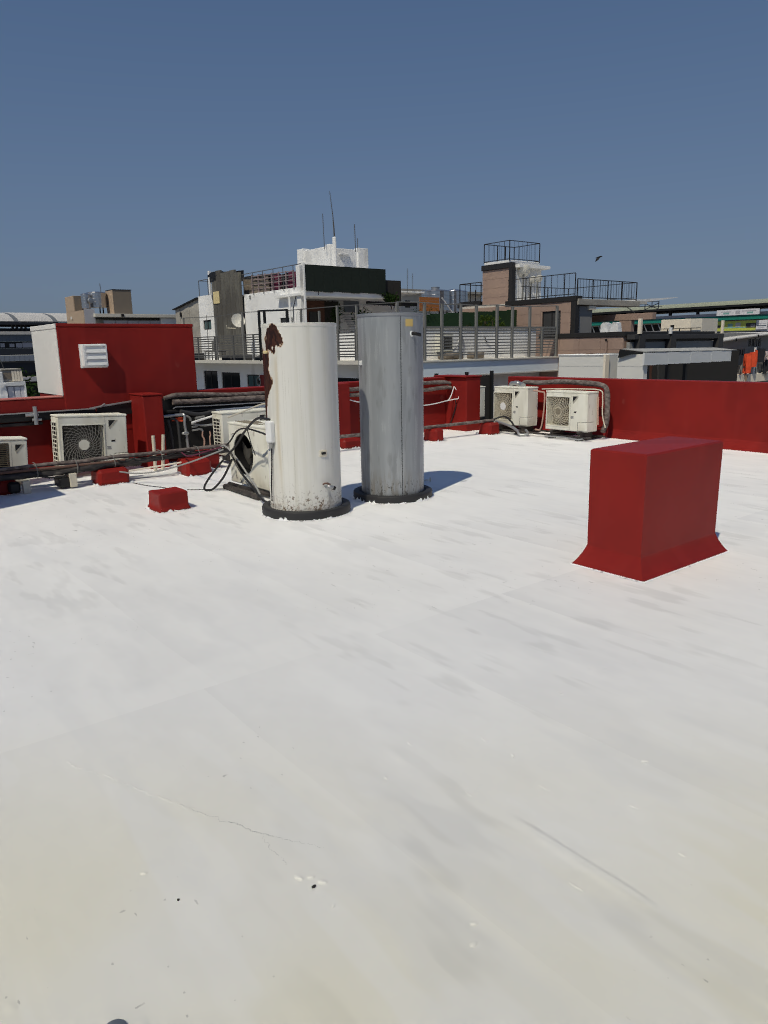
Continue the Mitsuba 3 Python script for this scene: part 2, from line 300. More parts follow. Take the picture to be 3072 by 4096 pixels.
def circ_path(c, r, n=240):
    a = np.linspace(0, 2 * np.pi, n, endpoint=False); N = np.c_[np.cos(a), np.sin(a)]
    return np.array(c) + N * r, N
def sub(m, e):
    return trimesh.Trimesh(*trimesh.remesh.subdivide_to_size(np.array(m.vertices), np.array(m.faces), e), process=False)
def wobble(mesh, amp, freq, seed=0):
    v = np.array(mesh.vertices); 
    for k in range(3): v[:, k] += amp * (meshkit.fbm(mesh.vertices * freq + 13 * k, 3, seed) - 0.5) * 2
    return trimesh.Trimesh(v, mesh.faces, process=False)
def windowed_wall(parent, axis, at, thick, u0, u1, z0, z1, wins, m='m_white', glass='m_glass', frame='m_trim', name='wall'):
    """wall whose outer face is the plane axis = at (facing the negative side) with true openings; wins: (u0, u1, z0, z1[, glass])"""
    def B(d0, d1, a0, a1, c0, c1): return box(at + d0, at + d1, a0, a1, c0, c1) if axis == 'x' else box(a0, a1, at + d0, at + d1, c0, c1)
    put(parent, name, cut(B(0, thick, u0, u1, z0, z1), *[B(-.1, thick + .1, *w[:4]) for w in wins]) if wins else B(0, thick, u0, u1, z0, z1), m)
    for w in wins:
        a0, a1, c0, c1 = w[:4]
        k = put(parent, 'window', cut(B(.05, .10, a0 + .002, a1 - .002, c0 + .002, c1 - .002), B(0, .2, a0 + .05, a1 - .05, c0 + .05, c1 - .05)), frame)
        put(k, 'mullion', B(.045, .065, (a0 + a1) / 2 - .025, (a0 + a1) / 2 + .025, c0 + .05, c1 - .05), frame)
        put(k, 'pane', B(.07, .08, a0 + .04, a1 - .04, c0 + .04, c1 - .04), w[4] if len(w) > 4 else glass)

# ---------------------------------------------------------------- ground and roof
structure('ground', box(-400, 600, -400, 600, -13.0, -12.0), 'm_ground')
structure('roof', box(-7.0, 10.7, -6.0, 10.3, -12.0, 0.0), 'm_roof')
crk = [(0.60, 2.78), (0.666, 2.631), (0.74, 2.43), (0.80, 2.30), (0.867, 2.133), (0.93, 2.0), (0.975, 1.90), (1.035, 1.805), (1.09, 1.715)]
def ribbon(pts, w, z=0.003, seed=1):
    p = spline([(a, b, 0) for a, b in pts], 8); r = np.random.default_rng(seed)
    p[:, :2] += r.normal(0, 0.004, (len(p), 2)); t = np.gradient(p, axis=0); nrm = np.c_[-t[:, 1], t[:, 0]]; nrm /= np.linalg.norm(nrm, axis=1, keepdims=True)
    ww = w * (0.3 + r.random(len(p)))[:, None] * np.sin(np.linspace(0.15, 3.0, len(p)))[:, None]
    V = np.vstack([np.c_[p[:, :2] + nrm * ww, np.full(len(p), z)], np.c_[p[:, :2] - nrm * ww, np.full(len(p), z)]]); n = len(p)
    F = [[i, n + i, i + 1] for i in range(n - 1)] + [[i + 1, n + i, n + i + 1] for i in range(n - 1)]
    return trimesh.Trimesh(V, F, process=False)
put('roof', 'crack', ribbon(crk[3:], 0.0011), 'm_crack')
put('roof', 'crack', ribbon([(0.966, 1.908), (0.958, 1.82), (0.955, 1.72)], 0.0007, seed=4), 'm_crack')
bl = []
def lump(x, y, sx, sy, sz, rz=None):
    e = trimesh.creation.icosphere(2, 1.0); e.apply_scale([sx, sy, sz]); e.apply_transform(trimesh.transformations.rotation_matrix(RNG.random() * 3 if rz is None else rz, [0, 0, 1])); e.apply_translation([x, y, 0]); bl.append(wobble(e, sz * .4, .6 / sx, len(bl)))
for (x, y, q) in [(0.955, 1.66, .014), (0.985, 1.64, .012), (1.0, 1.60, .014), (0.97, 1.50, .008), (1.95, 1.7, .012), (2.3, 1.35, .016), (1.18, 1.15, .012), (0.60, 1.98, .010), (1.23, 1.20, .010), (1.48, 1.9, .010)]: lump(x, y, q * 1.1, q * .6, q * .42)
bead = spline([(a, b_, 0) for a, b_ in crk[:5]], 7)
for i, q in enumerate(bead): lump(q[0] + RNG.normal(0, .006), q[1] + RNG.normal(0, .006), .012, .005, .0016, 2.0 + RNG.normal(0, .3))
for i in range(26):
    lump(RNG.uniform(1.5, 3.6), RNG.uniform(.9, 2.6), RNG.uniform(.012, .030), RNG.uniform(.004, .007), RNG.uniform(.0015, .003), math.pi / 2 + RNG.normal(0, .15))
put('roof', 'paint_blister', cat_(bl), 'm_roof', smooth=True, kind='stuff')
def pebble(x, y, s, label, m='m_black', name='pebble', cat='pebble'):
    e = trimesh.creation.icosphere(2, s); e.apply_scale([1, .7, .6]); e = wobble(e, s * .25, 1.5 / s, int(x * 100)); e.apply_translation([x, y, s * .45])
    solo(name, label, cat, e, m, smooth=True)
pebble(0.968, 1.598, 0.007, 'black pebble beside the white paint blisters on the near roof')
pebble(0.637, 1.806, 0.0045, 'tiny black pebble lying alone on the near roof, left of the larger one')
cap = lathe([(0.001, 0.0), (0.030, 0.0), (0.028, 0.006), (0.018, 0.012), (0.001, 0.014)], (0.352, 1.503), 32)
solo('smudge_dome', 'dark rounded dome added in place of an unidentified shadow-like smudge at the bottom frame edge', 'smudge stand-in', cap, 'm_bluegrey', smooth=40)  # added dome standing in for a dark, shadow-like smudge

# ---------------------------------------------------------------- red parapets, posts, blocks
YW = 10.2
w = thing('parapet_wall', 'dark red rear parapet carrying the pipes, from the left edge to the red corner pillar', 'parapet wall')
put(w, 'wall', box(-7, 9.58, YW, YW + .25, -.2, .985, .012), 'm_red')
put(w, 'cap', box(-7, 2.71, YW - .006, YW + .262, .986, 1.003, .006), 'm_pinkcap', label='faded pink strip of coping left of the tall box')
put(w, 'pilaster', box(6.85, 7.14, YW - .28, YW - .002, -.1, .985, .012), 'm_red')
put(w, 'cant_strip', prism([(YW - .001, -.01), (YW - .001, .14), (YW - .13, -.01)], 'x', -7, 6.84), 'm_red')
w = thing('parapet_wall', 'bright red right-hand parapet behind the tall red vent block', 'parapet wall')
put(w, 'wall', box(10.62, 10.87, -6, 9.60, -.2, .965, .012), 'm_red')
cp = [(10.619, .142), (10.60, .10), (10.56, .055), (10.505, 0.004), (10.50, -.01), (10.619, -.01)]
put(w, 'cant_strip', prism([(a, b) for a, b in cp], 'y', -6, 9.59), 'm_red')
w = thing('pillar', 'red square pillar at the far corner where the rear parapet ends', 'pillar')
put(w, 'shaft', box(9.58, 9.95, 9.66, 10.5, -.05, .985, .015), 'm_red')
put(w, 'cap', box(9.53, 9.97, 9.64, 10.5, .986, 1.012, .006), 'm_red')
solo('rubber_ball_stub', 'tiny dark knob on top of the red corner pillar', 'knob', lathe([(.001, 1.012), (.02, 1.012), (.02, 1.03), (.035, 1.045), (.03, 1.07), (.001, 1.075)], (9.78, 9.85), 16), 'm_black', smooth=40)
w = thing('post', 'tall red square post standing before the left parapet, right of the grilled air conditioner', 'post')
put(w, 'shaft', wobble(sub(box(3.573, 3.846, 9.70, 10.195, -.02, .975, .014), .08), .006, 3), 'm_red', smooth=30)
put(w, 'cap', box(3.565, 3.854, 9.692, 10.195, .976, .997, .006), 'm_red')
put(w, 'foot', prism([(9.699, .16), (9.699, 0), (9.62, 0)], 'x', 3.573, 3.846), 'm_red')

w = thing('roof_duct_box', 'tall dark red rooftop box with one white side, rising above the left parapet', 'duct box')
put(w, 'body', wobble(sub(box(2.72, 4.58, YW - .006, 11.45, .50, 1.885, .008), .12), .006, 2.5, 3), 'm_red', smooth=30)
put(w, 'lip', box(2.715, 4.585, YW - .012, 11.46, 1.886, 1.928, .008), 'm_red')
put(w, 'side_panel', box(2.703, 2.719, YW + .015, 11.45, 1.006, 1.862, .004), 'm_sidewhite', label='white painted side of the box')
put(w, 'side_lip', box(2.695, 2.7145, YW + .0, 11.455, 1.864, 1.925, .004), 'm_sidewhite', label='white coping strip')
v = thing('wall_vent', 'white louvred vent hood on the front of the tall red box', 'vent')
put(v, 'backplate', box(2.965, 3.315, 10.185, 10.195, 1.355, 1.665, .003), 'm_plastic')
put(v, 'hood', cut(box(2.983, 3.297, 10.085, 10.186, 1.372, 1.655, .006), box(3.02, 3.28, 10.05, 10.15, 1.385, 1.635)), 'm_plastic')
for k, z in enumerate((1.386, 1.468, 1.550)):
    put(v, 'louvre', prism([(10.118, z + .082), (10.108, z + .082), (10.080, z + .004), (10.092, z)], 'x', 3.022, 3.278), 'm_plastic')

# big vent block with flared skirt
w = thing('vent_block', 'large red box with a flared skirt on the open roof at right', 'roof vent')
def flare(x0, x1, y0, y1, ztop, s, zf, taper=-0.004):
    prof = [(s, 0.0), (s * .62, zf * .28), (s * .30, zf * .58), (s * .08, zf * .86), (0.0, zf), (-taper * .5, ztop * .6), (-taper, ztop - .012), (-taper - .012, ztop)]
    V, F = [], []
    N = 14
    for (o, z) in prof:
        xa, xb, ya, yb = x0 - o, x1 + o, y0 - o, y1 + o
        for (a, b) in (((xa, ya), (xb, ya)), ((xb, ya), (xb, yb)), ((xb, yb), (xa, yb)), ((xa, yb), (xa, ya))):
            for t in np.linspace(0, 1, N, endpoint=False): V.append((a[0] + (b[0] - a[0]) * t, a[1] + (b[1] - a[1]) * t, z))
    n = 4 * N
    for r in range(len(prof) - 1):
        for i in range(n):
            j = (i + 1) % n; F += [[r * n + i, r * n + j, r * n + n + j], [r * n + i, r * n + n + j, r * n + n + i]]
    c = len(V); V.append(((x0 + x1) / 2, (y0 + y1) / 2, ztop)); r = len(prof) - 1
    F += [[r * n + i, r * n + (i + 1) % n, c] for i in range(n)]
    return trimesh.Trimesh(V, F, process=False)
put(w, 'body', wobble(flare(4.255, 5.235, 2.63, 3.06, .838, .075, .15), .004, 2.5), 'm_red', smooth=28)
P_, N_ = rect_path(4.18, 5.31, 2.555, 3.135)
put(w, 'paint_edge', drip(P_, N_, .006, .003, .02, 3), 'm_drip')
solo('bolt_head', 'small pale bolt near the top right corner of the large red vent block', 'bolt', xf(lathe([(.001, 0), (.009, 0), (.007, .006), (.001, .007)], n=12), place(5.215, 2.642, .80) @ trimesh.transformations.rotation_matrix(math.pi / 2, [1, 0, 0])), 'm_plastic')

def red_block(x0, x1, y0, y1, h, label, seed, group=None, round_=.035, drips=.035):
    k = thing('support_block', label, 'support block', group)
    b = box(x0, x1, y0, y1, 0, h, round_)
    b = sub(b, .05)
    v = np.array(b.vertices); f_ = np.clip(1 - v[:, 2] / .06, 0, 1) ** 2 * .025
    cx, cy = (x0 + x1) / 2, (y0 + y1) / 2
    v[:, 0] += f_ * np.sign(v[:, 0] - cx) * (np.abs(v[:, 0] - cx) > .6 * (x1 - x0) / 2); v[:, 1] += f_ * np.sign(v[:, 1] - cy) * (np.abs(v[:, 1] - cy) > .6 * (y1 - y0) / 2)
    b = wobble(trimesh.Trimesh(v, b.faces, process=False), .009, 7, seed)
    put(k, 'body', b, 'm_red', smooth=35)
    P, N = rect_path(x0 - .022, x1 + .022, y0 - .022, y1 + .022)
    put(k, 'paint_edge', drip(P, N, drips, .004, .014, seed), 'm_drip', label='ragged white paint edge along the foot')
red_block(2.60, 2.90, 6.855, 7.15, .19, 'small red block alone on the white roof, left of the white tank', 11, round_=.012, drips=.028)
red_block(2.63, 3.0, 8.80, 9.13, .185, 'red block under the black pipes, in front of the grilled air conditioner', 12)
red_block(1.35, 1.79, 9.0, 9.40, .17, 'red block at the left frame edge under the black pipes', 13)
red_block(3.68, 4.02, 8.66, 9.02, .20, 'long red block under the grey pipes, left of the fan-hole air conditioner', 14)
red_block(4.02, 4.30, 9.0, 9.3, .24, 'red block behind the long one, half hidden under the grey pipes', 15)
red_block(8.17, 8.37, 8.95, 9.28, .205, 'red block under the long pipe, just right of the grey tank', 16)
red_block(9.44, 9.70, 8.92, 9.22, .205, 'red block at the far end of the long pipe, before the corner air conditioner', 17)
red_block(6.55, 6.95, 9.3, 9.75, .15, 'low red block seen between the two tanks, near the rear parapet', 18)
red_block(4.55, 4.80, 7.25, 7.55, .17, 'dark red block with cables seen low between the two tanks', 19)
# a block whose shadow falls into the frame from the left
w = thing('vent_block', 'tall red rooftop block left of the frame that throws the blue shadow', 'roof vent')
put(w, 'body', flare(.15, 1.10, 8.07, 8.85, 1.6, .07, .15), 'm_red', smooth=28)

# ---------------------------------------------------------------- the two tanks
k = thing('water_tank', 'white cylindrical tank with rust patches near its top, the nearer one', 'water tank')
r, h = .345, 1.775
n = 96
put(k, 'shell', lathe([(r, .07), (r + .0005, .5), (r, 1.1), (r, h - .03), (r + .004, h - .028), (r + .004, h), (r - .006, h + .003), (r - .02, h - .004), (.001, h - .004)], WT, n), 'm_wtank', smooth=30)
b = put(k, 'base_ring', lathe([(r - .01, .0), (.426, .0), (.430, .012), (.430, .066), (.424, .078), (.412, .083), (.39, .084), (r + .022, .082), (r + .012, .070), (r - .01, .068)], WT, n), 'm_rubber', smooth=32, label='black rubber base ring')
P_, N_ = circ_path(WT, .428)
put(k, 'paint_edge', drip(P_, N_, .040, .004, .020, 21), 'm_drip', label='ragged white paint edge round the base')
def on_tank(c, r, a, z, w, h, t, ch=.004):
    """small plate lying against the tank at angle a (degrees)"""
    return xf(box(-w / 2, w / 2, -t, .004, -h / 2, h / 2, ch), place(c[0] + r * math.cos(math.radians(a)), c[1] + r * math.sin(math.radians(a)), z, a + 90))
jb = put(k, 'junction_box', on_tank(WT, r, 183, .81, .085, .20, .055, .012), 'm_plastic', label='white junction box on the left side')
put(jb, 'gland', xf(lathe([(.001, -.05), (.016, -.05), (.02, -.035), (.02, 0.0), (.001, 0)], n=16), place(WT[0] + (r + .03) * math.cos(math.radians(184)), WT[1] + (r + .03) * math.sin(math.radians(184)), .708)), 'm_label')
pl = put(k, 'thermostat_plate', on_tank(WT, r, 268, .605, .075, .062, .010), 'm_pvc', label='small beige plate with a dark slot')
put(pl, 'slot', on_tank(WT, r + .0105, 268, .607, .045, .022, .004, .001), 'm_black')
vx, vy, vz = WT[0] + r * math.cos(math.radians(271)), WT[1] + r * math.sin(math.radians(271)), .305
vv = put(k, 'valve', cat_([tube([(vx, vy + .01, vz), (vx + .008, vy - .045, vz - .006), (vx + .045, vy - .055, vz - .022)], .017, 10, 4), xf(lathe([(.001, -.02), (.024, -.02), (.024, .0), (.016, .012), (.001, .012)], n=16), place(vx, vy, vz) @ trimesh.transformations.rotation_matrix(math.pi / 2, [1, 0, 0]))]), 'm_galv', smooth=35)
put(vv, 'nozzle', tube([(vx + .043, vy - .054, vz - .021), (vx + .062, vy - .058, vz - .032)], .019, 10), 'm_black')
put(vv, 'handle', tube([(vx - .055, vy - .03, vz + .018), (vx - .02, vy - .04, vz + .026), (vx + .02, vy - .045, vz + .01)], .008, 6, 4), 'm_rusty', smooth=35)
put(k, 'foam_tag', wobble(on_tank(WT, r - .002, 177, 1.525, .05, .028, .03, .008), .004, 30), 'm_foam', label='lump of yellow foam under the rust patch')

k = thing('water_tank', 'grey metal cylindrical tank with a yellow sticker, the farther and taller one', 'water tank')
r, h = .332, 1.872
put(k, 'shell', lathe([(r - .001, .07), (r, .4), (r - .0008, 1.0), (r, h - .024), (.001, h - .024)], GT, n), 'm_gtank', smooth=30)
put(k, 'lid', lathe([(r + .001, h - .026), (r + .006, h - .024), (r + .006, h + .002), (r - .002, h + .006), (.001, h + .010)], GT, n), 'm_galv', smooth=30)
put(k, 'base_ring', lathe([(r - .01, .0), (.416, .0), (.420, .012), (.420, .06), (.414, .072), (.402, .077), (.38, .078), (r + .022, .076), (r + .012, .064), (r - .01, .062)], GT, n), 'm_rubber', smooth=32, label='black rubber base ring')
P_, N_ = circ_path(GT, .418)
put(k, 'paint_edge', drip(P_, N_, .040, .004, .020, 22), 'm_drip', label='ragged white paint edge round the base')
put(k, 'sticker', trimesh.Trimesh(*(lambda A: (np.array([[GT[0] + (r + .002) * math.cos(a), GT[1] + (r + .002) * math.sin(a), z] for z in (1.746, 1.816) for a in A]), np.array([[i, i + 1, len(A) + i + 1] for i in range(len(A) - 1)] + [[i, len(A) + i + 1, len(A) + i] for i in range(len(A) - 1)])))(np.radians(np.linspace(257.5, 273.0, 7))), process=False), 'm_yellow', label='yellow square sticker')
vx, vy, vz = GT[0] + r * math.cos(math.radians(272)), GT[1] + r * math.sin(math.radians(272)), 1.675
vv = put(k, 'valve', cat_([xf(lathe([(.001, 0), (.036, 0), (.034, .012), (.02, .02), (.001, .02)], n=24), place(vx - .012, vy, vz) @ np.diag([.6, .6, .8, 1.0]) @ trimesh.transformations.rotation_matrix(math.pi / 2, [1, 0, 0]))]), 'm_plastic', smooth=35)
put(vv, 'spout', tube([(vx - .008, vy - .01, vz + .003), (vx - .002, vy - .05, vz), (vx + .055, vy - .055, vz - .012)], .017, 8, 4), 'm_black', smooth=35)
put(k, 'side_bracket', on_tank(GT, r, 168, 1.40, .03, .045, .02), 'm_plastic')
sc_ = wobble(sub(box(-.045, .045, -.014, .014, 0, .006), .02), .012, 14, 5)
solo('scrap', 'crumpled beige scrap lying in the shadow beside the grey tank', 'scrap', cat_([xf(sc_, place(5.60, 6.29, .016, -36)), xf(box(.03, .045, -.012, .012, 0, .045, .003), place(5.60, 6.29, .008, -36))]), 'm_pvc', smooth=30)

# ---------------------------------------------------------------- air conditioners
def fan_wires(cx, cz, x0, x1, z0, z1, rr=.0035, n=30, swirl=1.1):
    out = []
    for i in range(n):
        a0 = 2 * math.pi * i / n; pts = []
        for s in np.linspace(.14, 1.35, 14):
            R = s * min(x1 - x0, z1 - z0) / 2; a = a0 + swirl * (s ** .75)
            q = (cx + R * math.cos(a), 0.004, cz + R * math.sin(a))
            if x0 <= q[0] <= x1 and z0 <= q[2] <= z1: pts.append(q)
            else: break
        if len(pts) > 2: out.append(tube(pts, rr, 4))
    for s in np.linspace(.3, 1.0, 5):
        R = s * min(x1 - x0, z1 - z0) / 2 * .99
        out.append(tube([(cx + R * math.cos(t), .009, cz + R * math.sin(t)) for t in np.linspace(0, 2 * math.pi, 40)], rr * .7, 4))
    return cat_(out)
def blades(cx, cz, R, y):
    out = []
    for i in range(3):
        a0 = i * 2.0944 + .4; V, F = [], []
        for a in np.linspace(0, 1.5, 8):
            for s in (.22, .6, .97): V.append((cx + R * s * math.cos(a0 + a), y + .05 * (a / 1.5), cz + R * s * math.sin(a0 + a)))
        for j in range(7):
            for q in range(2): b_ = j * 3 + q; F += [[b_, b_ + 1, b_ + 4], [b_, b_ + 4, b_ + 3]]
        out.append(trimesh.Trimesh(V, F, process=False))
    out.append(xf(lathe([(.001, -.03), (R * .24, -.03), (R * .26, .05), (.001, .05)], n=20), place(cx, y + .02, cz) @ trimesh.transformations.rotation_matrix(math.pi / 2, [1, 0, 0])))
    return cat_(out)
def air_con(label, M, w, h, d, fan=None, hub='m_cream', back='m_recess', wire='m_wire', grid=False, feet=True, logo=True, valve=True, hubr=.055, kind='swirl', plates=True):
    k = thing('air_conditioner', label, 'air conditioner', 'outdoor air conditioner units on the roof')
    def A(name, mesh, m, lab=None, smooth=False, par=None): return put(par or k, name, xf(mesh, M), m, label=lab, smooth=smooth)
    x0, x1, z0, z1 = fan
    body = box(0, w, 0, d, 0, h - .028, .010)
    rnd = kind == 'hole'
    cx, cz = (x0 + x1) / 2, (z0 + z1) / 2
    R = min(x1 - x0, z1 - z0) / 2
    if rnd:
        H = trimesh.creation.cylinder(R, .4, sections=48); H.apply_transform(trimesh.transformations.rotation_matrix(math.pi / 2, [1, 0, 0])); H.apply_translation([cx, .0, cz])
    else: H = box(x0, x1, -.1, .16, z0, z1, .012)
    A('casing', cut(body, H), 'm_cream', smooth=25)
    A('lid', box(-.006, w + .006, -.006, d + .004, h - .027, h, .008), 'm_cream')
    if rnd: A('recess', xf(trimesh.creation.cylinder(R + .004, .01, sections=40), trimesh.transformations.translation_matrix([cx, .19, cz]) @ trimesh.transformations.rotation_matrix(math.pi / 2, [1, 0, 0])), back)
    else: A('recess', box(x0 - .003, x1 + .003, .15, .155, z0 - .003, z1 + .003), back)
    if rnd: A('shade_liner', xf(cut(trimesh.creation.cylinder(R - .0015, .17, sections=48), trimesh.creation.cylinder(R - .012, .3, sections=48)), trimesh.transformations.translation_matrix([cx, .095, cz]) @ trimesh.transformations.rotation_matrix(math.pi / 2, [1, 0, 0])), 'm_black')  # black liner added so the sunlit hole wall reads as deep shade
    A('fan', blades(cx, cz, R * .93, .09), 'm_tanback' if back == 'm_tanback' else 'm_recess')
    if kind == 'swirl':
        A('grille', fan_wires(cx, cz, x0, x1, z0, z1), wire)
        A('hub', xf(lathe([(.001, -.008), (hubr * .9, -.008), (hubr, .004), (.001, .004)], n=8), trimesh.transformations.translation_matrix([cx, 0, cz]) @ trimesh.transformations.rotation_matrix(math.pi / 2, [1, 0, 0]) @ trimesh.transformations.rotation_matrix(.35, [0, 0, 1])), hub)
    elif kind == 'slats':
        for z in np.arange(z0 + .02, z1, .022): A('slat', box(x0, x1, -.002, .012, z, z + .006), wire)
    if not rnd and kind != 'slats':
        A('fan_frame', cut(box(x0 - .012, x1 + .012, -.007, -.0005, z0 - .012, z1 + .012, .002), box(x0, x1, -.1, .1, z0, z1)), 'm_cream')
        for (bx_, bz_) in ((x0 + .012, z1 - .02), (x1 - .012, z1 - .02)): A('screw', xf(trimesh.creation.cylinder(.008, .006, sections=10), trimesh.transformations.translation_matrix([bx_, -.009, bz_]) @ trimesh.transformations.rotation_matrix(math.pi / 2, [1, 0, 0])), 'm_black')
    sx = x1 + .022
    if logo:
        A('seam', box(sx, sx + .004, -.002, .0, .02, h - .035), 'm_label')
        lx, lz = sx + .045, h - .075; s = min(.085, (w - sx) * .42)
        A('logo', prism([(lx, lz), (lx + s, lz), (lx, lz - s * 1.05)], 'y', -.004, -.0005), 'm_black', 'black triangle emblem')
        A('logo', prism([(lx + s * 1.06, lz), (lx + s * 1.36, lz), (lx + .01, lz - s * 1.45), (lx, lz - s * 1.12)], 'y', -.0035, -.0004), 'm_logo2', 'pale slanted emblem stripe')
    if plates:
        A('handle_slot', box(sx + .07, sx + .12, -.003, -.0005, h * .47, h * .47 + .024, .001), 'm_black')
        A('rating_plate', box(sx + .012, sx + .065, -.003, -.0005, h * .32, h * .32 + .045, .001), 'm_label')
    if valve:
        c0 = w - .17
        A('valve_cover', box(c0, w + .010, -.010, d * .6, .015, .155, .008), 'm_cream')
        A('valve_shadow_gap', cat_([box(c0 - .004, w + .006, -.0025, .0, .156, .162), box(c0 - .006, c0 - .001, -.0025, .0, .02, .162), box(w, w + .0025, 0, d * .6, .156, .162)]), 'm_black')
    if grid:
        A('side_recess', box(-.0025, .0, .06, d - .05, .04, h - .09), 'm_black')
        for z in np.linspace(.04, h - .09, 11): A('side_bar', box(-.010, -.003, .055, d - .045, z - .006, z + .006), 'm_cream')
        for y in (.06, .06 + (d - .11) / 2, d - .05): A('side_bar', box(-.012, -.0105, y - .006, y + .006, .035, h - .085), 'm_cream')
    if feet:
        for fx in (.12, w - .16):
            A('foot', cat_([box(fx, fx + .06, -.04, d + .04, -.03, -.001, .004), box(fx + .005, fx + .055, -.02, d + .02, -.10, -.031)]), 'm_dirtydark')
    return k, A
air_con('grilled air conditioner behind the black pipes at left, with a large spiral fan guard', place(2.415, 9.6, .14, 0, 2.7), .855, .665, .30, fan=(.05, .555, .04, .535), grid=True, hubr=.07)
air_con('air conditioner cut by the left frame edge, with a slatted front', place(1.16, 9.5, .09, 0, 3.6), .86, .535, .30, fan=(.04, .66, .05, .48), kind='slats', back='m_recess', wire='m_tanback', plates=False)
air_con('air conditioner with a side grid half hidden behind the fan-hole one', place(4.455, 9.2, .13, 0), .80, .595, .30, fan=(.13, .52, .05, .44), kind='hole', grid=True, back='m_tanback', plates=False)
kk, A4 = air_con('cream air conditioner with an open round fan hole, left of the white tank', place(3.76, 7.62, .075, -90), .88, .685, .33, fan=(.10, .56, .08, .61), kind='hole', logo=False, plates=False, valve=False, back='m_black', feet=False)
A4('cage_wire', cat_([tube([(.33 + .26 * math.cos(a), -.008, .345 + .30 * math.sin(a)), (.33 + .30 * math.cos(a + .25), -.008, .345 + .36 * math.sin(a + .25))], .003, 5) for a in (-1.0, -1.5, -1.9, -2.4, .9, 2.3)]), 'm_dirtydark')
A4('curled_sheet', wobble(sub(box(.05, .62, .06, .20, .687, .694), .05), .02, 6, 3), 'm_tanback', 'buckled metal strip on top', smooth=40)
A4('base_rail', cat_([tube([(-.02, -.02, -.03), (.95, -.02, -.03)], .022, 8), tube([(-.02, .30, -.03), (.95, .30, -.03)], .022, 8), tube([(.03, -.10, -.045), (.9, -.14, -.045)], .03, 8), tube([(.02, -.02, -.03), (-.08, -.06, -.06)], .014, 6)]), 'm_dirtydark', 'black base rails', smooth=40)
air_con('air conditioner nearest the red corner pillar, with a dusty pale fan guard', place(9.95, 9.32, .14, -90), .795, .68, .28, fan=(.01, .44, .09, .57), back='m_tanback', wire='m_pvc', hub='m_plastic', hubr=.07)
air_con('air conditioner under the bend of the wrapped pipe, beside the right parapet', place(9.86, 8.045, .145, -90), .84, .645, .29, fan=(.025, .49, .07, .55), back='m_tanback', wire='m_pvc', hub='m_tanback')
kk, A7 = air_con('grey air conditioner in the dark gap behind the red corner pillar', place(10.50, 10.55, .12, 0), .5, .62, .28, fan=(.04, .30, .06, .5), kind='slats', back='m_charcoal', wire='m_charcoal', logo=False, plates=False, valve=False)
k = thing('gap_shade_panel', 'black screen added for the deep shade of the gap behind the red corner pillar', 'screen')
put(k, 'panel', box(9.96, 11.7, 11.0, 11.03, -.5, .93), 'm_cloth_and_shade')  # black sheet added where the recess is only deep in shade
for x in (10.0, 10.85, 11.6): put(k, 'post', box(x, x + .06, 10.94, 10.995, -.5, 1.02), 'm_black')
k = thing('roof_stand', 'black frame with a puddle of hoses under the two corner air conditioners', 'stand')
for y in (7.35, 7.9, 8.65, 9.2): put(k, 'rail', box(9.80, 10.45, y - .03, y + .03, .0, .04, .004), 'm_dirtydark')
put(k, 'crossbar', box(9.83, 9.87, 7.1, 9.3, .042, .07, .004), 'm_dirtydark')
put(k, 'crossbar', box(10.2, 10.24, 7.1, 9.3, .042, .07, .004), 'm_dirtydark')
put(k, 'hose', tube([(9.8, 8.0, .03), (9.75, 7.6, .05), (9.78, 7.3, .03), (9.9, 7.25, .05), (10.1, 7.3, .03)], .014, 7, 6), 'm_galv', smooth=40)

# ---------------------------------------------------------------- pipes and cables
def pipe(name, label, pts, r, m, cat='pipe', curve=0, sides=10, jig=0, group=None):
    return solo(name, label, cat, tube(pts, r, sides, curve, jig), m, smooth=40, group=group)
def lag(a, b, n=26): return subdiv_line(a, b, n)
rr = np.random.default_rng(5)
def lagged(name, label, pts, r, m='m_wrap', curve=8, amp=.18):
    p = spline(pts, curve); rad = r * (1 + amp * (meshkit.fbm(np.c_[np.arange(len(p)) * .31, np.full(len(p), r * 900), np.zeros(len(p))], 3) - .5) * 2)
    return solo(name, label, 'pipe', tube(p, rad, 10), m, smooth=45)
lagged('wrapped_pipe', 'thick taped pipe arching over the two corner air conditioners and down beside them', [(10.33, 8.98, .84), (10.33, 8.9, .885), (10.32, 8.6, .885), (10.31, 8.1, .915), (10.30, 7.6, .905), (10.29, 7.28, .885), (10.285, 7.16, .82), (10.285, 7.13, .6), (10.285, 7.13, .3), (10.30, 7.2, .12)], .043)
lagged('wrapped_pipe', 'crumpled silver wrap lying on the corner air conditioner', [(10.2, 9.15, .825), (10.15, 9.02, .875), (10.17, 8.9, .862), (10.12, 8.78, .835)], .05, 'm_galv', amp=.5)
pipe('drain_hose', 'white hose over the right-hand air conditioner and down its back', [(10.0, 8.25, .80), (10.05, 7.9, .815), (10.12, 7.45, .82), (10.19, 7.2, .80), (10.2, 7.165, .68), (10.2, 7.15, .4), (10.22, 7.1, .2)], .011, 'm_pvc', curve=6)
pipe('copper_pipe', 'pinkish pipe dropping between the two corner air conditioners', [(10.0, 8.44, .77), (10.0, 8.25, .75), (9.99, 8.185, .72), (9.99, 8.19, .45), (9.98, 8.24, .13), (9.98, 8.36, .10)], .014, 'm_copper', curve=5)
pipe('copper_pipe', 'second pinkish pipe at the right side of the end air conditioner', [(10.12, 7.19, .70), (10.12, 7.185, .45), (10.13, 7.18, .25)], .014, 'm_copper', curve=4)
pipe('rail_pipe', 'long straight grey-pink pipe on red blocks, right of the tanks', lag((5.6, 9.1, .235), (9.72, 9.1, .235), 20), .027, 'm_wrap')
pipe('rail_pipe', 'thinner pipe lying along the long grey-pink pipe', lag((5.6, 9.17, .228), (9.66, 9.17, .228), 20), .017, 'm_galv')
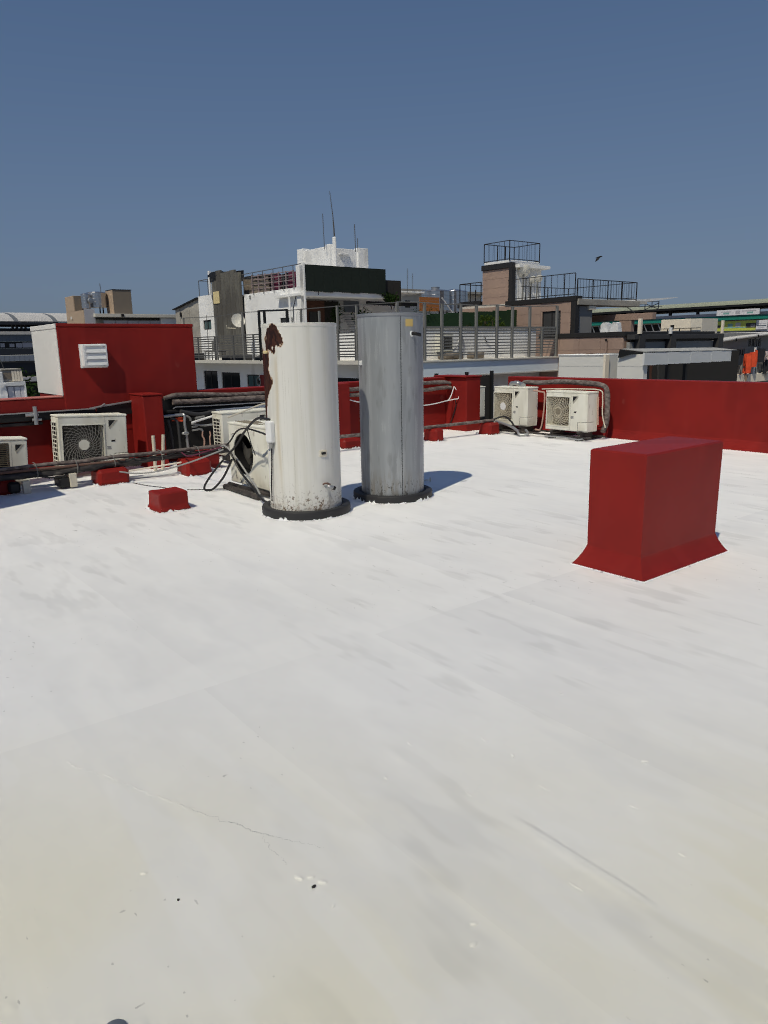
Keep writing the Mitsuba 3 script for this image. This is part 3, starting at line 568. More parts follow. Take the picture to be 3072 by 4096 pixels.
pipe('hose', 'black hose hanging at the end of the long pipe', [(9.70, 9.1, .25), (9.82, 8.95, .30), (9.80, 8.75, .22), (9.74, 8.55, .06), (9.72, 8.4, .03)], .016, 'm_cable', curve=8)
pipe('hose', 'silver hose end curling before the corner air conditioner', [(9.72, 9.05, .22), (9.70, 8.7, .16), (9.66, 8.5, .10), (9.62, 8.40, .04), (9.72, 8.30, .05), (9.80, 8.42, .10)], .022, 'm_galv', curve=8)
# rear wall pipes
lagged('wall_pipe', 'pale taped pipe along the rear parapet, topmost behind the white tank', [(4.02, 10.08, .905), (4.2, 10.08, .94), (4.52, 10.08, .935), (5.1, 10.08, .90), (6.0, 10.08, .90), (6.8, 10.08, .89)], .030)
lagged('wall_pipe', 'brown taped pipe along the rear parapet, second from the top', [(4.13, 10.06, .845), (4.5, 10.06, .838), (5.1, 10.06, .835), (6.0, 10.06, .82), (6.8, 10.06, .81)], .037)
pipe('wall_pipe', 'thin pale strip along the rear parapet under the brown taped pipe', [(4.12, 10.03, .755), (4.165, 10.03, .775), (4.55, 10.03, .765), (5.1, 10.03, .76), (6.8, 10.03, .75)], .008, 'm_galv')
k = thing('cable_tray', 'black tray of cables against the rear parapet behind the taped pipes', 'cable tray')
put(k, 'tray', box(4.0, 6.84, 10.135, 10.19, .60, .90, .004), 'm_black')
for i, (z, y, rad) in enumerate(((.70, 10.09, .028), (.65, 10.09, .03), (.885, 10.115, .02))):
    put(k, 'cable', tube(lag((4.05, y, z + .01), (6.8, y, z - .015), 14), rad, 8, jig=.004), 'm_cable', smooth=40)
pipe('wall_pipe', 'blue-grey pipe with a collar above the half hidden air conditioner', [(4.62, 9.95, .672), (4.75, 9.95, .69), (5.6, 9.95, .70)], .022, 'm_bluepipe')
lagged('wall_pipe', 'upper brown taped pipe on the parapet right of the grey tank', [(7.15, 10.1, .865), (8.0, 10.1, .875), (8.92, 10.1, .90), (9.4, 10.09, .895), (9.57, 10.08, .87)], .034)
lagged('wall_pipe', 'lower brown taped pipe on the parapet right of the grey tank', [(7.15, 10.1, .775), (8.0, 10.1, .77), (8.92, 10.1, .775), (9.4, 10.08, .80), (9.57, 10.05, .79)], .034)
pipe('cable', 'thin white cable sagging along the parapet to the red corner pillar', [(7.05, 10.0, .76), (7.35, 9.99, .66), (8.1, 9.98, .55), (8.8, 9.98, .51), (9.3, 9.98, .55), (9.45, 9.97, .60), (9.56, 9.96, .82)], .010, 'm_plastic', 'cable', curve=8)
pipe('cable', 'thin white cable loop hanging beside the red corner pillar', [(9.57, 9.96, .80), (9.60, 9.9, .70), (9.57, 9.86, .60), (9.50, 9.9, .585), (9.36, 9.96, .56)], .009, 'm_plastic', 'cable', curve=8)
pipe('cable', 'black cable hanging down the left face of the red corner pillar', [(9.57, 9.95, .58), (9.565, 9.92, .45), (9.56, 10.0, .25), (9.56, 10.08, .08)], .009, 'm_cable', 'cable', curve=8)
# left run
lagged('pipe_run', 'brownish pipe, uppermost of the long left run in front of the air conditioners', [(-2, 8.97, .298), (0, 8.97, .30), (1.6, 8.97, .296), (2.1, 8.98, .300), (2.6, 8.97, .292)], .022, 'm_wrap')
lagged('pipe_run', 'rusty thin pipe under the uppermost one in the long left run', [(-2, 8.93, .262), (0, 8.93, .262), (1.6, 8.93, .264), (2.6, 8.93, .258), (3.0, 8.93, .262)], .016, 'm_rusty')
lagged('pipe_run', 'fat ragged black pipe, lowest of the long left run', [(-2, 8.93, .205), (0, 8.93, .205), (1.6, 8.93, .208), (2.2, 8.94, .20), (2.58, 8.93, .212), (2.95, 8.95, .222), (3.2, 8.96, .215)], .042, 'm_dirtydark', amp=.5)
lagged('pipe_run', 'black pipe behind the fat one in the long left run', [(-2, 9.06, .22), (1.6, 9.06, .22), (3.0, 9.06, .225), (5.5, 9.06, .23)], .030, 'm_dirtydark', amp=.35)
lagged('pipe_run', 'grey upper pipe of the run between the red post and the cream air conditioner', [(2.55, 8.99, .300), (3.0, 8.99, .305), (3.4, 8.99, .300), (4.3, 8.99, .305), (5.5, 9.0, .305)], .024, 'm_wrap')
pipe('pipe_run', 'flat grey cable duct lying along the run beside the red post', [(3.0, 9.05, .285), (3.8, 9.05, .29), (5.5, 9.05, .30)], .020, 'm_steelgrey')
lagged('pipe_run', 'thin black lower pipe of the run between the first and the long red block', [(2.9, 8.93, .232), (3.3, 8.94, .222), (3.8, 8.94, .228), (4.3, 8.94, .226), (5.5, 8.95, .235)], .018, 'm_dirtydark', amp=.4)
k = thing('cable_bundle', 'slack black cables looped between the pipes beside the first red block', 'cable bundle')
for i, (x0, x1, zt) in enumerate(((2.4, 2.75, .20), (2.9, 3.12, .255), (3.08, 3.34, .250), (3.30, 3.62, .258), (3.55, 3.9, .262), (2.0, 2.4, .165))):
    put(k, 'cable', tube([(x0, 8.90, zt + .02), ((x0 * 2 + x1) / 3, 8.895, zt - .012), ((x0 + 2 * x1) / 3, 8.895, zt - .006), (x1, 8.90, zt + .03)], .009, 6, 5), 'm_cable', smooth=40)
for i, x in enumerate((.6, 1.05, 1.5, 1.98, 2.42, 2.86, 3.45, 3.95)):
    put(k, 'strap', tube([(x, 8.885, .16 if x < 2.6 else .2), (x + .005, 8.878, .24), (x, 8.92, .325), (x + .004, 9.05, .33)],   .005, 5, 4), 'm_steelgrey', smooth=40)
pipe('pipe_run', 'pale thin strip under the long left run between the red blocks', [(3.0, 8.84, .135), (3.35, 8.84, .15), (3.68, 8.84, .165)], .011, 'm_ivory')
pipe('pipe_run', 'thin white pipe lying on the roof under the long left run', lag((1.8, 9.2, .03), (4.2, 8.8, .03), 6), .014, 'm_plastic')
k = thing('bracket', 'pale metal bracket holding the black pipes, left of the first red block', 'bracket')
put(k, 'plate', box(2.32, 2.40, 8.86, 8.92, .02, .18, .004), 'm_pvc'); put(k, 'shoe', box(2.20, 2.34, 8.88, 9.1, .02, .14, .02), 'm_black')
k = thing('bracket', 'pale metal bracket holding the black pipes at the left frame edge', 'bracket')
put(k, 'plate', box(1.82, 1.90, 8.90, 8.96, .0, .15, .004), 'm_pvc'); put(k, 'shoe', box(1.68, 1.80, 8.92, 9.1, .02, .14, .02), 'm_black')
k = thing('cable_gutter', 'black gutter with a bright edge along the left parapet', 'gutter')
put(k, 'channel', box(-7, 3.07, 10.10, 10.19, .715, .815, .006), 'm_black')
put(k, 'edge', wobble(sub(box(-7, 3.07, 10.085, 10.185, .816, .826), .3), .006, 3), 'm_galv')
put(k, 'lower_channel', box(-7, 2.4, 10.12, 10.19, .66, .70, .006), 'm_dirtydark')
put(k, 'raised_edge', cat_([tube([(3.0, 10.13, .82), (3.16, 10.13, .845), (3.2, 10.12, .872), (3.13, 10.10, .835)], .014, 6), tube([(3.17, 10.14, .845), (3.35, 10.14, .862), (3.64, 10.14, .893)], .014, 6)]), 'm_galv')
put(k, 'raised_channel', prism([(3.08, .70), (3.64, .72), (3.64, .885), (3.35, .855), (3.12, .825)], 'y', 10.15, 10.19), 'm_black')
k = thing('pipe_clamp', 'grey metal pipe clamp standing proud of the left gutter', 'clamp')
put(k, 'bar', tube([(2.305, 10.04, .90), (2.305, 10.04, .79), (2.30, 10.03, .67)], .026, 8), 'm_galv', smooth=40)
put(k, 'arm', tube([(2.19, 10.06, .795), (2.34, 10.05, .797)], .022, 8), 'm_galv', smooth=40)
put(k, 'arm', tube([(2.26, 10.05, .733), (2.37, 10.05, .732)], .018, 8), 'm_galv', smooth=40)
solo('standpipe', 'cream plastic standpipe with a white rim, the upright left one of two', 'pipe', tube([(3.565, 9.44, .0), (3.58, 9.46, .468)], .023, 14), 'm_pvc', smooth=40)
solo('standpipe', 'cream plastic standpipe with a white rim, the leaning right one of two', 'pipe', tube([(3.665, 9.44, .0), (3.72, 9.46, .468)], .023, 14), 'm_pvc', smooth=40)
# pipe cluster between post and half hidden unit
k = thing('pipe_manifold', 'tangle of grey pipes and valves between the red post and the half hidden air conditioner', 'pipework')
G_ = [([(3.9, 9.85, .672), (4.14, 9.83, .68), (4.18, 9.8, .665), (4.175, 9.8, .55), (4.19, 9.8, .40), (4.2, 9.8, .1)], .021, 'm_galv'),
      ([(4.17, 9.82, .675), (4.25, 9.8, .64), (4.27, 9.8, .59)], .016, 'm_steelgrey'),
      ([(4.0, 9.85, .64), (4.06, 9.82, .61), (4.08, 9.8, .5), (4.085, 9.8, .1)], .019, 'm_charcoal'),
      ([(3.96, 9.86, .62), (3.985, 9.84, .4), (3.99, 9.84, .1)], .021, 'm_charcoal'),
      ([(4.27, 9.78, .56), (4.45, 9.78, .60), (4.62, 9.7, .65)], .016, 'm_plastic'),
      ([(4.275, 9.8, .545), (4.45, 9.8, .51), (4.60, 9.75, .515)], .015, 'm_galv'),
      ([(4.28, 9.8, .50), (4.36, 9.8, .505)], .014, 'm_galv'),
      ([(4.28, 9.8, .452), (4.41, 9.8, .458), (4.44, 9.8, .43)], .014, 'm_galv'),
      ([(4.44, 9.8, .435), (4.43, 9.8, .36), (4.45, 9.79, .30), (4.435, 9.8, .15)], .011, 'm_copper'),
      ([(4.545, 9.8, .42), (4.55, 9.79, .36), (4.53, 9.78, .32), (4.545, 9.8, .15)], .010, 'm_copper'),
      ([(4.17, 9.9, .72), (4.45, 9.9, .66), (4.7, 9.9, .69)], .03, 'm_charcoal'),
      ([(4.36, 9.84, .61), (4.5, 9.84, .625)], .022, 'm_steelgrey')]
for pts, rad, m in G_: put(k, 'pipe', tube(pts, rad, 8, 5), m, smooth=40)
put(k, 'valve_body', box(4.12, 4.22, 9.76, 9.84, .40, .44, .012), 'm_galv')
put(k, 'shade_backing', box(3.94, 4.9, 10.0, 10.03, .05, .62), 'm_black')  # black sheet standing in for the deep shade between the pipes
solo('red_bucket_lid', 'crumpled red plastic sheet among the pipes right of the red post', 'plastic sheet', wobble(sub(box(4.02, 4.18, 9.84, 9.88, .595, .64), .03), .02, 12), 'm_redcloth', smooth=40)
# cables at fan-hole unit
def cable(label, pts, r, m='m_cable'): pipe('cable', label, pts, r, m, 'cable', curve=10, sides=8)
jx, jy = 3.345, 5.93
cable('thick black cable looping from the white junction box down to the roof and back', [(3.36, 5.95, .92), (3.42, 6.3, .90), (3.52, 6.75, .74), (3.55, 7.05, .55), (3.53, 7.35, .36), (3.45, 7.55, .15), (3.42, 7.62, .03), (3.48, 7.55, .02), (3.56, 7.42, .16), (3.60, 7.25, .38)], .012)
cable('black cable running level from the white junction box to the fan hole', [(3.37, 5.97, .76), (3.45, 6.3, .765), (3.55, 6.8, .76), (3.60, 7.1, .70), (3.62, 7.3, .58), (3.60, 7.42, .50)], .009)
cable('grey cable hanging across the round fan hole', [(3.58, 7.52, .47), (3.60, 7.40, .52), (3.63, 7.2, .40), (3.63, 6.98, .26), (3.60, 6.75, .16), (3.57, 6.6, .09)], .010, 'm_label')
cable('black cable sweeping under the fan hole to the foot of the white tank', [(3.60, 7.28, .46), (3.62, 7.1, .26), (3.60, 6.85, .16), (3.55, 6.55, .06), (3.52, 6.3, .04)], .012)
cable('grey conduit sloping from the white junction box to the cream air conditioner', [(3.37, 5.98, .64), (3.46, 6.2, .585), (3.58, 6.5, .50), (3.72, 6.75, .47)], .013, 'm_bluegrey')
cable('thin black cable slanting from the thick cable to the fan hole', [(3.50, 6.66, .76), (3.58, 6.75, .60), (3.68, 6.86, .46)], .005)
cable('grey cable trailing from the fan hole along the roof to the left pipes', [(3.58, 7.40, .48), (3.50, 7.62, .40), (3.40, 8.0, .28), (3.2, 8.35, .17), (3.02, 8.62, .13), (2.85, 8.72, .16)], .009, 'm_label')
cable('purple-grey cable running left from the fan hole to the pipe run', [(3.58, 7.45, .50), (3.55, 7.8, .42), (3.6, 8.4, .30), (3.7, 8.85, .29)], .008, 'm_maroon')
cable('black cable down the white tank from the junction box to its foot', [(3.355, 5.93, .665), (3.352, 5.94, .5), (3.35, 5.96, .3), (3.352, 5.97, .15)], .006)
cable('thin dark wire lying on the roof left of the small red block', [(3.0, 8.72, .006), (3.06, 8.4, .006), (3.154, 8.138, .006), (3.16, 7.9, .006)], .004)
cable('thin dark wire lying on the roof right of the small red block', [(3.30, 7.82, .006), (3.5, 7.66, .006), (3.75, 7.52, .006)], .004)
pipe('bent_rod', 'pale bent pipe rising over the half hidden air conditioner', [(4.5, 9.1, .66), (4.75, 9.1, .73), (5.0, 9.1, .80), (5.08, 9.05, .80), (5.14, 8.98, .70), (5.2, 8.9, .60)], .011, 'm_pvc', curve=4)
pipe('cable', 'black cables lying on the roof between the two tanks', [(3.9, 6.9, .02), (4.2, 7.2, .05), (4.5, 7.25, .12), (4.7, 7.3, .19), (4.9, 7.25, .10)], .012, 'm_cable', 'cable', curve=8)
pipe('cable', 'second black cable coil beside the dark red block between the tanks', [(4.1, 7.35, .02), (4.35, 7.45, .03), (4.6, 7.35, .2), (4.75, 7.2, .12), (4.8, 7.05, .02)], .014, 'm_galv', 'cable', curve=8)

# ==== BACKGROUND ====
def railing(name, label, path, z0, z1, bars, posts, m='m_rail', bw=.035, pw=.05, group=None, tall=None, picket=None, pm=None):
    """path: list of (x, y); bars: heights of horizontal bars; posts: list of (x, y, ztop)"""
    k = thing(name, label, 'railing', group)
    for (a, b) in zip(path[:-1], path[1:]):
        for z in bars:
            w_ = bw
            if isinstance(z, tuple): z, w_ = z
            put(k, 'bar', bar((a[0], a[1], z), (b[0], b[1], z), w_), m)
        if picket:
            L = math.dist(a, b); n = max(1, int(L / picket)); 
            for i in range(1, n): put(k, 'picket', bar((a[0] + (b[0] - a[0]) * i / n, a[1] + (b[1] - a[1]) * i / n, bars[0] if not isinstance(bars[0], tuple) else bars[0][0]), (a[0] + (b[0] - a[0]) * i / n, a[1] + (b[1] - a[1]) * i / n, z1), (.009 if i % 4 else .02)), m)
    for (x, y, zt) in posts: put(k, 'post', bar((x, y, z0), (x, y, zt), pw), pm or m)
    return k
def leaf_blob(c, rad, n, size, seed, squash=1.0):
    r = np.random.default_rng(seed); V, F = [], []
    cl = r.normal(0, .55, (max(3, n // 60), 3))
    for i in range(n):
        p = cl[r.integers(len(cl))] + r.normal(0, .28, 3); p = np.array(c) + p * np.array([rad, rad, rad * squash])
        d = r.normal(0, 1, 3); d[2] = abs(d[2]) * .6; d /= np.linalg.norm(d); s = np.cross(d, r.normal(0, 1, 3)); s /= np.linalg.norm(s)
        L = size * r.uniform(.6, 1.3); b = len(V)
        V += [p, p + d * L * .5 + s * L * .18, p + d * L, p + d * L * .5 - s * L * .18]; F += [[b, b + 1, b + 2], [b, b + 2, b + 3]]
    return trimesh.Trimesh(np.array(V), F, process=False)
def plant(label, c, rad, n, size, seed, m='m_leaf', pot=True, squash=1.0):
    k = thing('plant', label, 'plant')
    put(k, 'foliage', leaf_blob(c, rad, n, size, seed, squash), m)
    r = np.random.default_rng(seed + 1)
    put(k, 'stem', cat_([tube([(c[0] + a * .1, c[1] + b * .1, c[2] - rad * 1.4), (c[0] + a * rad, c[1] + b * rad, c[2] + rad * .5)], .012, 5) for a, b in r.uniform(-.6, .6, (4, 2))]), 'm_bark')
    return k

# ---- white building with the railed terrace
w = thing('terrace_building', 'white building with a railed roof terrace and dark green awnings, behind the two tanks', 'building')
put(w, 'slab', box(15.95, 24.5, 19.35, 39, 1.0, 1.06, .01), 'm_slab')
put(w, 'slab_edge', box(15.93, 15.955, 19.33, 39, .955, 1.10), 'm_slab')
put(w, 'beam', box(16.0, 24.5, 19.42, 19.75, .50, .998, .01), 'm_beam_shadeblue', label='white edge beam of the terrace with the blue of shade in its colour')  # white beam; the blue of its shade is mixed into the base colour
put(w, 'beam_foot', box(16.0, 24.5, 19.405, 19.44, .47, .52), 'm_slab')
put(w, 'lower_body', box(17.3, 24.4, 20.6, 38.9, -12, .997), 'm_white')
windowed_wall(w, 'x', 17.0, .28, 20.6, 38.9, -3, .995, [(35.25, 36.9, -1.2, .52), (32.8, 34.8, -1.2, .47), (30.9, 32.1, -.8, .40, 'm_glassteal'), (26.8, 28.4, -.8, .40), (23, 24.5, -.8, .4)], name='street_wall')
put(w, 'front_wall', box(16.9, 24.4, 20.3, 20.598, -3, .995), 'm_white')
fr = put(w, 'wall_fan', xf(lathe([(.16, 0), (.20, 0), (.20, .05), (.16, .05)], n=24), place(16.94, 30.85, .1) @ trimesh.transformations.rotation_matrix(math.pi / 2, [0, 1, 0])), 'm_label')
put(fr, 'blade', xf(blades(0, 0, .18, 0), place(16.98, 30.85, .1, -90)), 'm_black')
put(w, 'red_panel', box(16.96, 16.995, 29.9, 30.75, -.3, .40), 'm_redleg')
# upper storey
windowed_wall(w, 'x', 18.5, .25, 29.35, 34.72, 1.061, 4.22, [(30.1, 31.25, 2.73, 3.0)], name='upper_wall')
windowed_wall(w, 'x', 18.49, .25, 37.9, 40.15, 1.061, 4.55, [(38.7, 39.7, 2.7, 3.22, 'm_glassteal')], name='upper_wall')
put(w, 'upper_body', box(18.76, 26, 31.2, 40.1, 1.062, 4.2), 'm_white')
put(w, 'roof_slab', box(18.52, 26, 29.3, 40.1, 4.221, 4.30, .01), 'm_white')
put(w, 'corner_column', box(18.3, 18.6, 29.02, 29.34, 1.06, 5.20, .01), 'm_white')
put(w, 'corner_pipe', tube([(18.25, 29.9, 4.2), (18.25, 29.9, 1.1)], .05, 8), 'm_white', smooth=40)
put(w, 'awning_beam', box(18.2, 22.75, 28.5, 28.8, 3.84, 4.07, .015), 'm_white')
put(w, 'awning_roof', box(18.2, 22.75, 28.81, 31.2, 3.9, 4.0), 'm_white')
for i in range(9):
    x = 18.17 + i * 4.58 / 9
    put(w, 'awning_panel', box(x, x + 4.58 / 9 - .006, 28.42 + .006 * (i % 2), 28.49, 4.06 - .02 * ((i * 7) % 3), 5.17, .004), 'm_green', label=None if i else 'dark green netting panel')
for i in range(2): put(w, 'awning_panel', box(22.76 + i * .5, 23.25 + i * .5, 28.50, 28.55, 3.6 - .1 * i, 4.69, .004), 'm_cloth_and_shade')
put(w, 'awning_post', box(18.12, 18.19, 28.40, 28.47, 1.06, 5.22), 'm_white')
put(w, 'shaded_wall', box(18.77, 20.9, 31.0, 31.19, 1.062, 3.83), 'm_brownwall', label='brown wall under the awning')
put(w, 'shaded_wall', box(20.91, 21.8, 31.05, 31.19, 1.062, 3.83), 'm_cloth_and_shade')
put(w, 'blue_panel', box(21.82, 22.75, 30.6, 30.66, 3.3, 3.84), 'm_bluegrey')
put(w, 'door', box(19.98, 20.6, 30.94, 30.99, 1.062, 3.3), 'm_charcoal'); 
for i in range(9): put(w, 'stair_step', box(21.85, 22.65, 29.9 + .1 * i, 30.05 + .1 * i, 2.2 + .12 * i, 2.24 + .12 * i), 'm_galv')
put(w, 'lattice_beam', box(22.8, 26, 29.9, 30.1, 3.62, 3.80), 'm_black')
# corrugated screen on the left face
for i in range(6):
    y = 34.74 + i * 3.16 / 6
    put(w, 'corrugated_sheet', cat_([prism([(18.30, y), (18.36, y + .04), (18.30, y + .09), (18.30, y + .52), (18.42, y + .52), (18.42, y)], 'z', 1.9 - .0 * i, 5.40 + .06 * ((i * 5) % 3) + .04 * i)]), 'm_corr')
put(w, 'corrugated_foot', box(18.31, 18.45, 34.75, 37.6, 1.2, 1.895), 'm_corr')
put(w, 'pale_patch', box(18.26, 18.295, 37.05, 37.75, 4.0, 4.62, .01), 'm_foam', label='pale yellow board on the corrugated screen')
put(w, 'rough_top', wobble(sub(box(18.32, 19.6, 36.6, 38.3, 5.2, 5.62), .3), .16, 1.8), 'm_black', smooth=30)
put(w, 'edge_board', box(18.3, 18.4, 38.15, 38.3, 4.56, 5.75), 'm_white')
# shed with sloping roof at the left end
k = thing('shed', 'grey corrugated shed with a sloping dark roof edge, left of the white terrace building', 'shed')
for i in range(5):
    y0, y1 = 40.2 + i * .66, 40.2 + (i + 1) * .66 - .01
    put(k, 'sheet', prism([(y0, -1), (y1, -1), (y1, 4.42 - (y1 - 40.2) * .135), (y0, 4.42 - (y0 - 40.2) * .135)], 'x', 18.5 + .02 * (i % 2), 18.6), 'm_conc')
put(k, 'roof', prism([(40.1, 4.44), (43.6, 3.97), (43.6, 4.02), (40.1, 4.50)], 'x', 18.35, 21.5), 'm_black')
put(k, 'body', box(18.61, 21.4, 40.2, 43.4, -12, 3.9), 'm_conc'); put(k, 'vent_slot', box(18.44, 18.495, 42.6, 42.75, 3.55, 3.8), 'm_black')
# parapet tower
k = thing('roof_tower', 'white winged parapet tower on top of the terrace building, with a thin corner fin', 'tower')
put(k, 'left_wing', box(21.6, 21.8, 31.6, 34.35, 4.3, 6.50, .02), 'm_white'); put(k, 'left_wing_end', box(21.55, 21.95, 33.75, 34.36, 4.3, 6.62, .02), 'm_white')
put(k, 'right_wing', box(22.45, 24.0, 32.3, 32.5, 4.3, 6.55, .02), 'm_white'); put(k, 'right_wing_end', box(23.95, 24.62, 32.2, 32.55, 4.3, 6.64, .02), 'm_white')
put(k, 'core', box(21.81, 24.4, 32.51, 34.3, 4.3, 6.3), 'm_white'); put(k, 'left_pier', box(21.5, 21.78, 31.25, 31.62, 4.3, 6.56, .02), 'm_white')
put(k, 'fin', box(21.64, 21.76, 31.0, 31.23, 4.3, 6.88, .04), 'm_white'); put(k, 'ledge', box(22.75, 23.4, 32.12, 32.3, 6.24, 6.30, .01), 'm_white')
put(k, 'plinth', box(21.4, 24.6, 31.2, 34.4, 4.301, 4.5), 'm_white')
def antenna(label, pts, r): solo('antenna', label, 'antenna', tube(pts, r, 6), 'm_rail')
antenna('thin straight rod antenna left of the white corner fin', [(21.3, 31.4, 6.3), (21.26, 31.4, 7.95)], .018)
antenna('tall slightly bent whip antenna, highest thing on the skyline', [(21.95, 31.4, 6.2), (21.9, 31.4, 7.3), (21.86, 31.4, 7.9), (21.72, 31.4, 9.02)], [.045, .04, .025, .014])
antenna('rod antenna over the right wing of the white tower', [(23.2, 31.4, 6.3), (23.17, 31.4, 7.62)], .022)
antenna('short stub antenna beside the rod on the right wing', [(23.34, 31.4, 6.3), (23.33, 31.4, 6.97)], .018)
antenna('hair-thin mast at the right end of the green awnings', [(24.6, 29.0, 4.2), (24.6, 29.0, 5.35)], .014)
# racks on the roof
k = thing('roof_rack', 'row of pinkish metal racks hung with purple cloth on the roof of the terrace building', 'rack')
for i, y in enumerate(np.linspace(30.6, 34.6, 7)):
    put(k, 'upright', bar((18.95, y, 4.3), (18.95, y, 5.15 + .02 * i), .06), 'm_rackpink'); put(k, 'upright', bar((19.7, y, 4.3), (19.7, y, 5.15), .05), 'm_rackpink')
for z in (4.5, 4.72, 4.95, 5.12):
    put(k, 'shelf_bar', bar((18.93, 30.6, z), (18.93, 34.6, z + .06), .035), 'm_rackpink'); put(k, 'shelf_bar', bar((19.7, 30.6, z), (19.7, 34.6, z + .05), .035), 'm_rackpink')
put(k, 'back_sheet', wobble(sub(box(19.8, 19.86, 30.6, 35.9, 4.31, 5.1), .3), .08, 2, 9), 'm_charcoal', smooth=40)
put(k, 'back_sheet', wobble(sub(box(18.98, 19.02, 33.0, 35.6, 4.31, 5.1), .3), .08, 2, 8), 'm_taupe', smooth=40)
for i, y in enumerate((30.75, 31.5, 32.3, 33.2, 34.0)): put(k, 'cloth', wobble(sub(box(19.15 + .1 * (i % 2), 19.3 + .1 * (i % 2), y, y + .68, 4.35, 5.12), .15), .07, 4, i), ('m_maroon', 'm_black', 'm_maroon', 'm_charcoal', 'm_maroon')[i], smooth=40)
put(k, 'cover', wobble(sub(box(19.0, 19.9, 33.2, 36.2, 5.12, 5.22), .25), .1, 2.5, 3), 'm_charcoal', smooth=40)
railing('roof_railing', 'thin dark roof railing above the pink racks, sloping up to the green awning', [(18.45, 29.1), (18.45, 36.0)], 4.2, 5.3, [(5.27, .03), (4.75, .02)], [(18.45, y, 5.27) for y in (29.8, 30.7, 31.6, 32.6, 33.6, 34.6)], pw=.025)
railing('roof_railing', 'short thin railing left of the corrugated screen', [(18.5, 38.3), (18.5, 39.95), (20, 39.95)], 4.5, 5.4, [(5.38, .03)], [(18.5, 38.8, 5.38), (18.5, 39.95, 5.38)], pw=.03)
solo('roof_unit', 'small grey unit on the roof left of the corrugated screen', 'box', box(18.7, 19.2, 38.5, 39.1, 4.56, 4.85, .06), 'm_galv')
# terrace railings
ys = [19.9 + i * 1.9 for i in range(10)]
zb = [1.24, 1.32, 1.43, 1.54, 1.65, 1.76, 1.88, (1.99, .05), (2.09, .06), (2.20, .07)]
railing('terrace_railing', 'horizontal bar railing on the right side of the terrace, right of the grey tank', [(16.02, 19.5), (24.45, 19.5)], 1.06, 2.2, zb, [(x, 19.48, z) for x, z in ((16.05, 3.02), (16.8, 2.2), (17.27, 3.02), (18.08, 3.0), (19.0, 3.0), (19.8, 3.0), (20.9, 3.02), (21.75, 2.97), (22.75, 3.0), (23.5, 2.2), (24.4, 3.05))], m='m_steelgrey', bw=.04, pw=.085)
railing('terrace_railing', 'horizontal bar railing on the left side of the terrace, left of the white tank', [(16.0, 19.5), (16.0, 37.5)], 1.06, 2.2, [z if not isinstance(z, tuple) else z[0] for z in zb], [(16.0, y, 2.2) for y in ys] , m='m_rail', bw=.048, pw=.055)
k = thing('wire_trellis', 'tall thin posts with top wires along the left side of the terrace', 'trellis')
for y, z in ((36.65, 3.2), (33.0, 3.12), (30.3, 3.18), (25.4, 3.1), (24.1, 2.95), (22.9, 3.08), (21.7, 3.02)): put(k, 'post', bar((16.0, y, 1.06), (16.0, y, z), .07), 'm_steelgrey')
for a, b in (((16, 36.65, 3.2), (16, 33.0, 3.12)), ((16, 33, 3.12), (16, 30.3, 3.18)), ((16, 30.3, 3.18), (16, 26.4, 3.10)), ((16, 26.4, 3.08), (16, 22.9, 3.06)), ((16, 22.9, 3.06), (16, 19.5, 3.0))): put(k, 'wire', bar(a, b, .03), 'm_rail')
k = thing('pergola', 'black gate-like pergola rising just behind the white tank', 'pergola')
for y, z in ((28.72, 3.18), (28.25, 3.17), (26.4, 3.1)): put(k, 'post', bar((15.97, y, 1.06), (15.97, y, z), .09), 'm_black')
put(k, 'lintel', bar((15.97, 28.75, 3.17), (15.97, 26.38, 3.10), .07), 'm_black')
k = thing('wire_line', 'wire strung between the tall posts of the right-hand terrace railing', 'wire')
put(k, 'wire', tube([(16.05, 19.48, 3.02), (17.27, 19.48, 3.02), (18.08, 19.48, 2.98), (19.0, 19.48, 3.0), (19.8, 19.48, 2.97), (20.9, 19.48, 3.02), (21.75, 19.48, 2.97), (22.75, 19.48, 3.0), (24.4, 19.48, 3.05)], .018, 5), 'm_steelgrey')
# things on the terrace
put('terrace_building', 'drainpipe', tube([(18.44, 35.0, 4.2), (18.44, 35.0, 1.1)], .04, 8), 'm_steelgrey', smooth=40); put('terrace_building', 'drainpipe', tube([(18.43, 38.25, 4.5), (18.43, 38.1, 3.9), (18.43, 38.1, 1.1)], .025, 6), 'm_rail', smooth=40)
put('terrace_building', 'wall_cable', tube([(18.47, 39.2, 3.5), (18.47, 39.2, 1.2)], .014, 5), 'm_rail'); put('terrace_building', 'wall_cable', tube([(18.25, 29.3, 3.95), (18.3, 29.7, 3.3), (18.25, 29.6, 2.2)], .018, 5), 'm_black')
put('terrace_building', 'edge_stain', box(18.46, 18.495, 34.0, 34.1, 4.05, 4.22), 'm_steelgrey')
put('terrace_building', 'beam_chip', box(18.9, 18.93, 28.485, 28.51, 3.9, 4.06), 'm_charcoal'); put('terrace_building', 'beam_end', xf(trimesh.creation.cylinder(.06, .3, sections=16), place(22.6, 28.4, 4.0) @ trimesh.transformations.rotation_matrix(math.pi / 2, [1, 0, 0])), 'm_black')
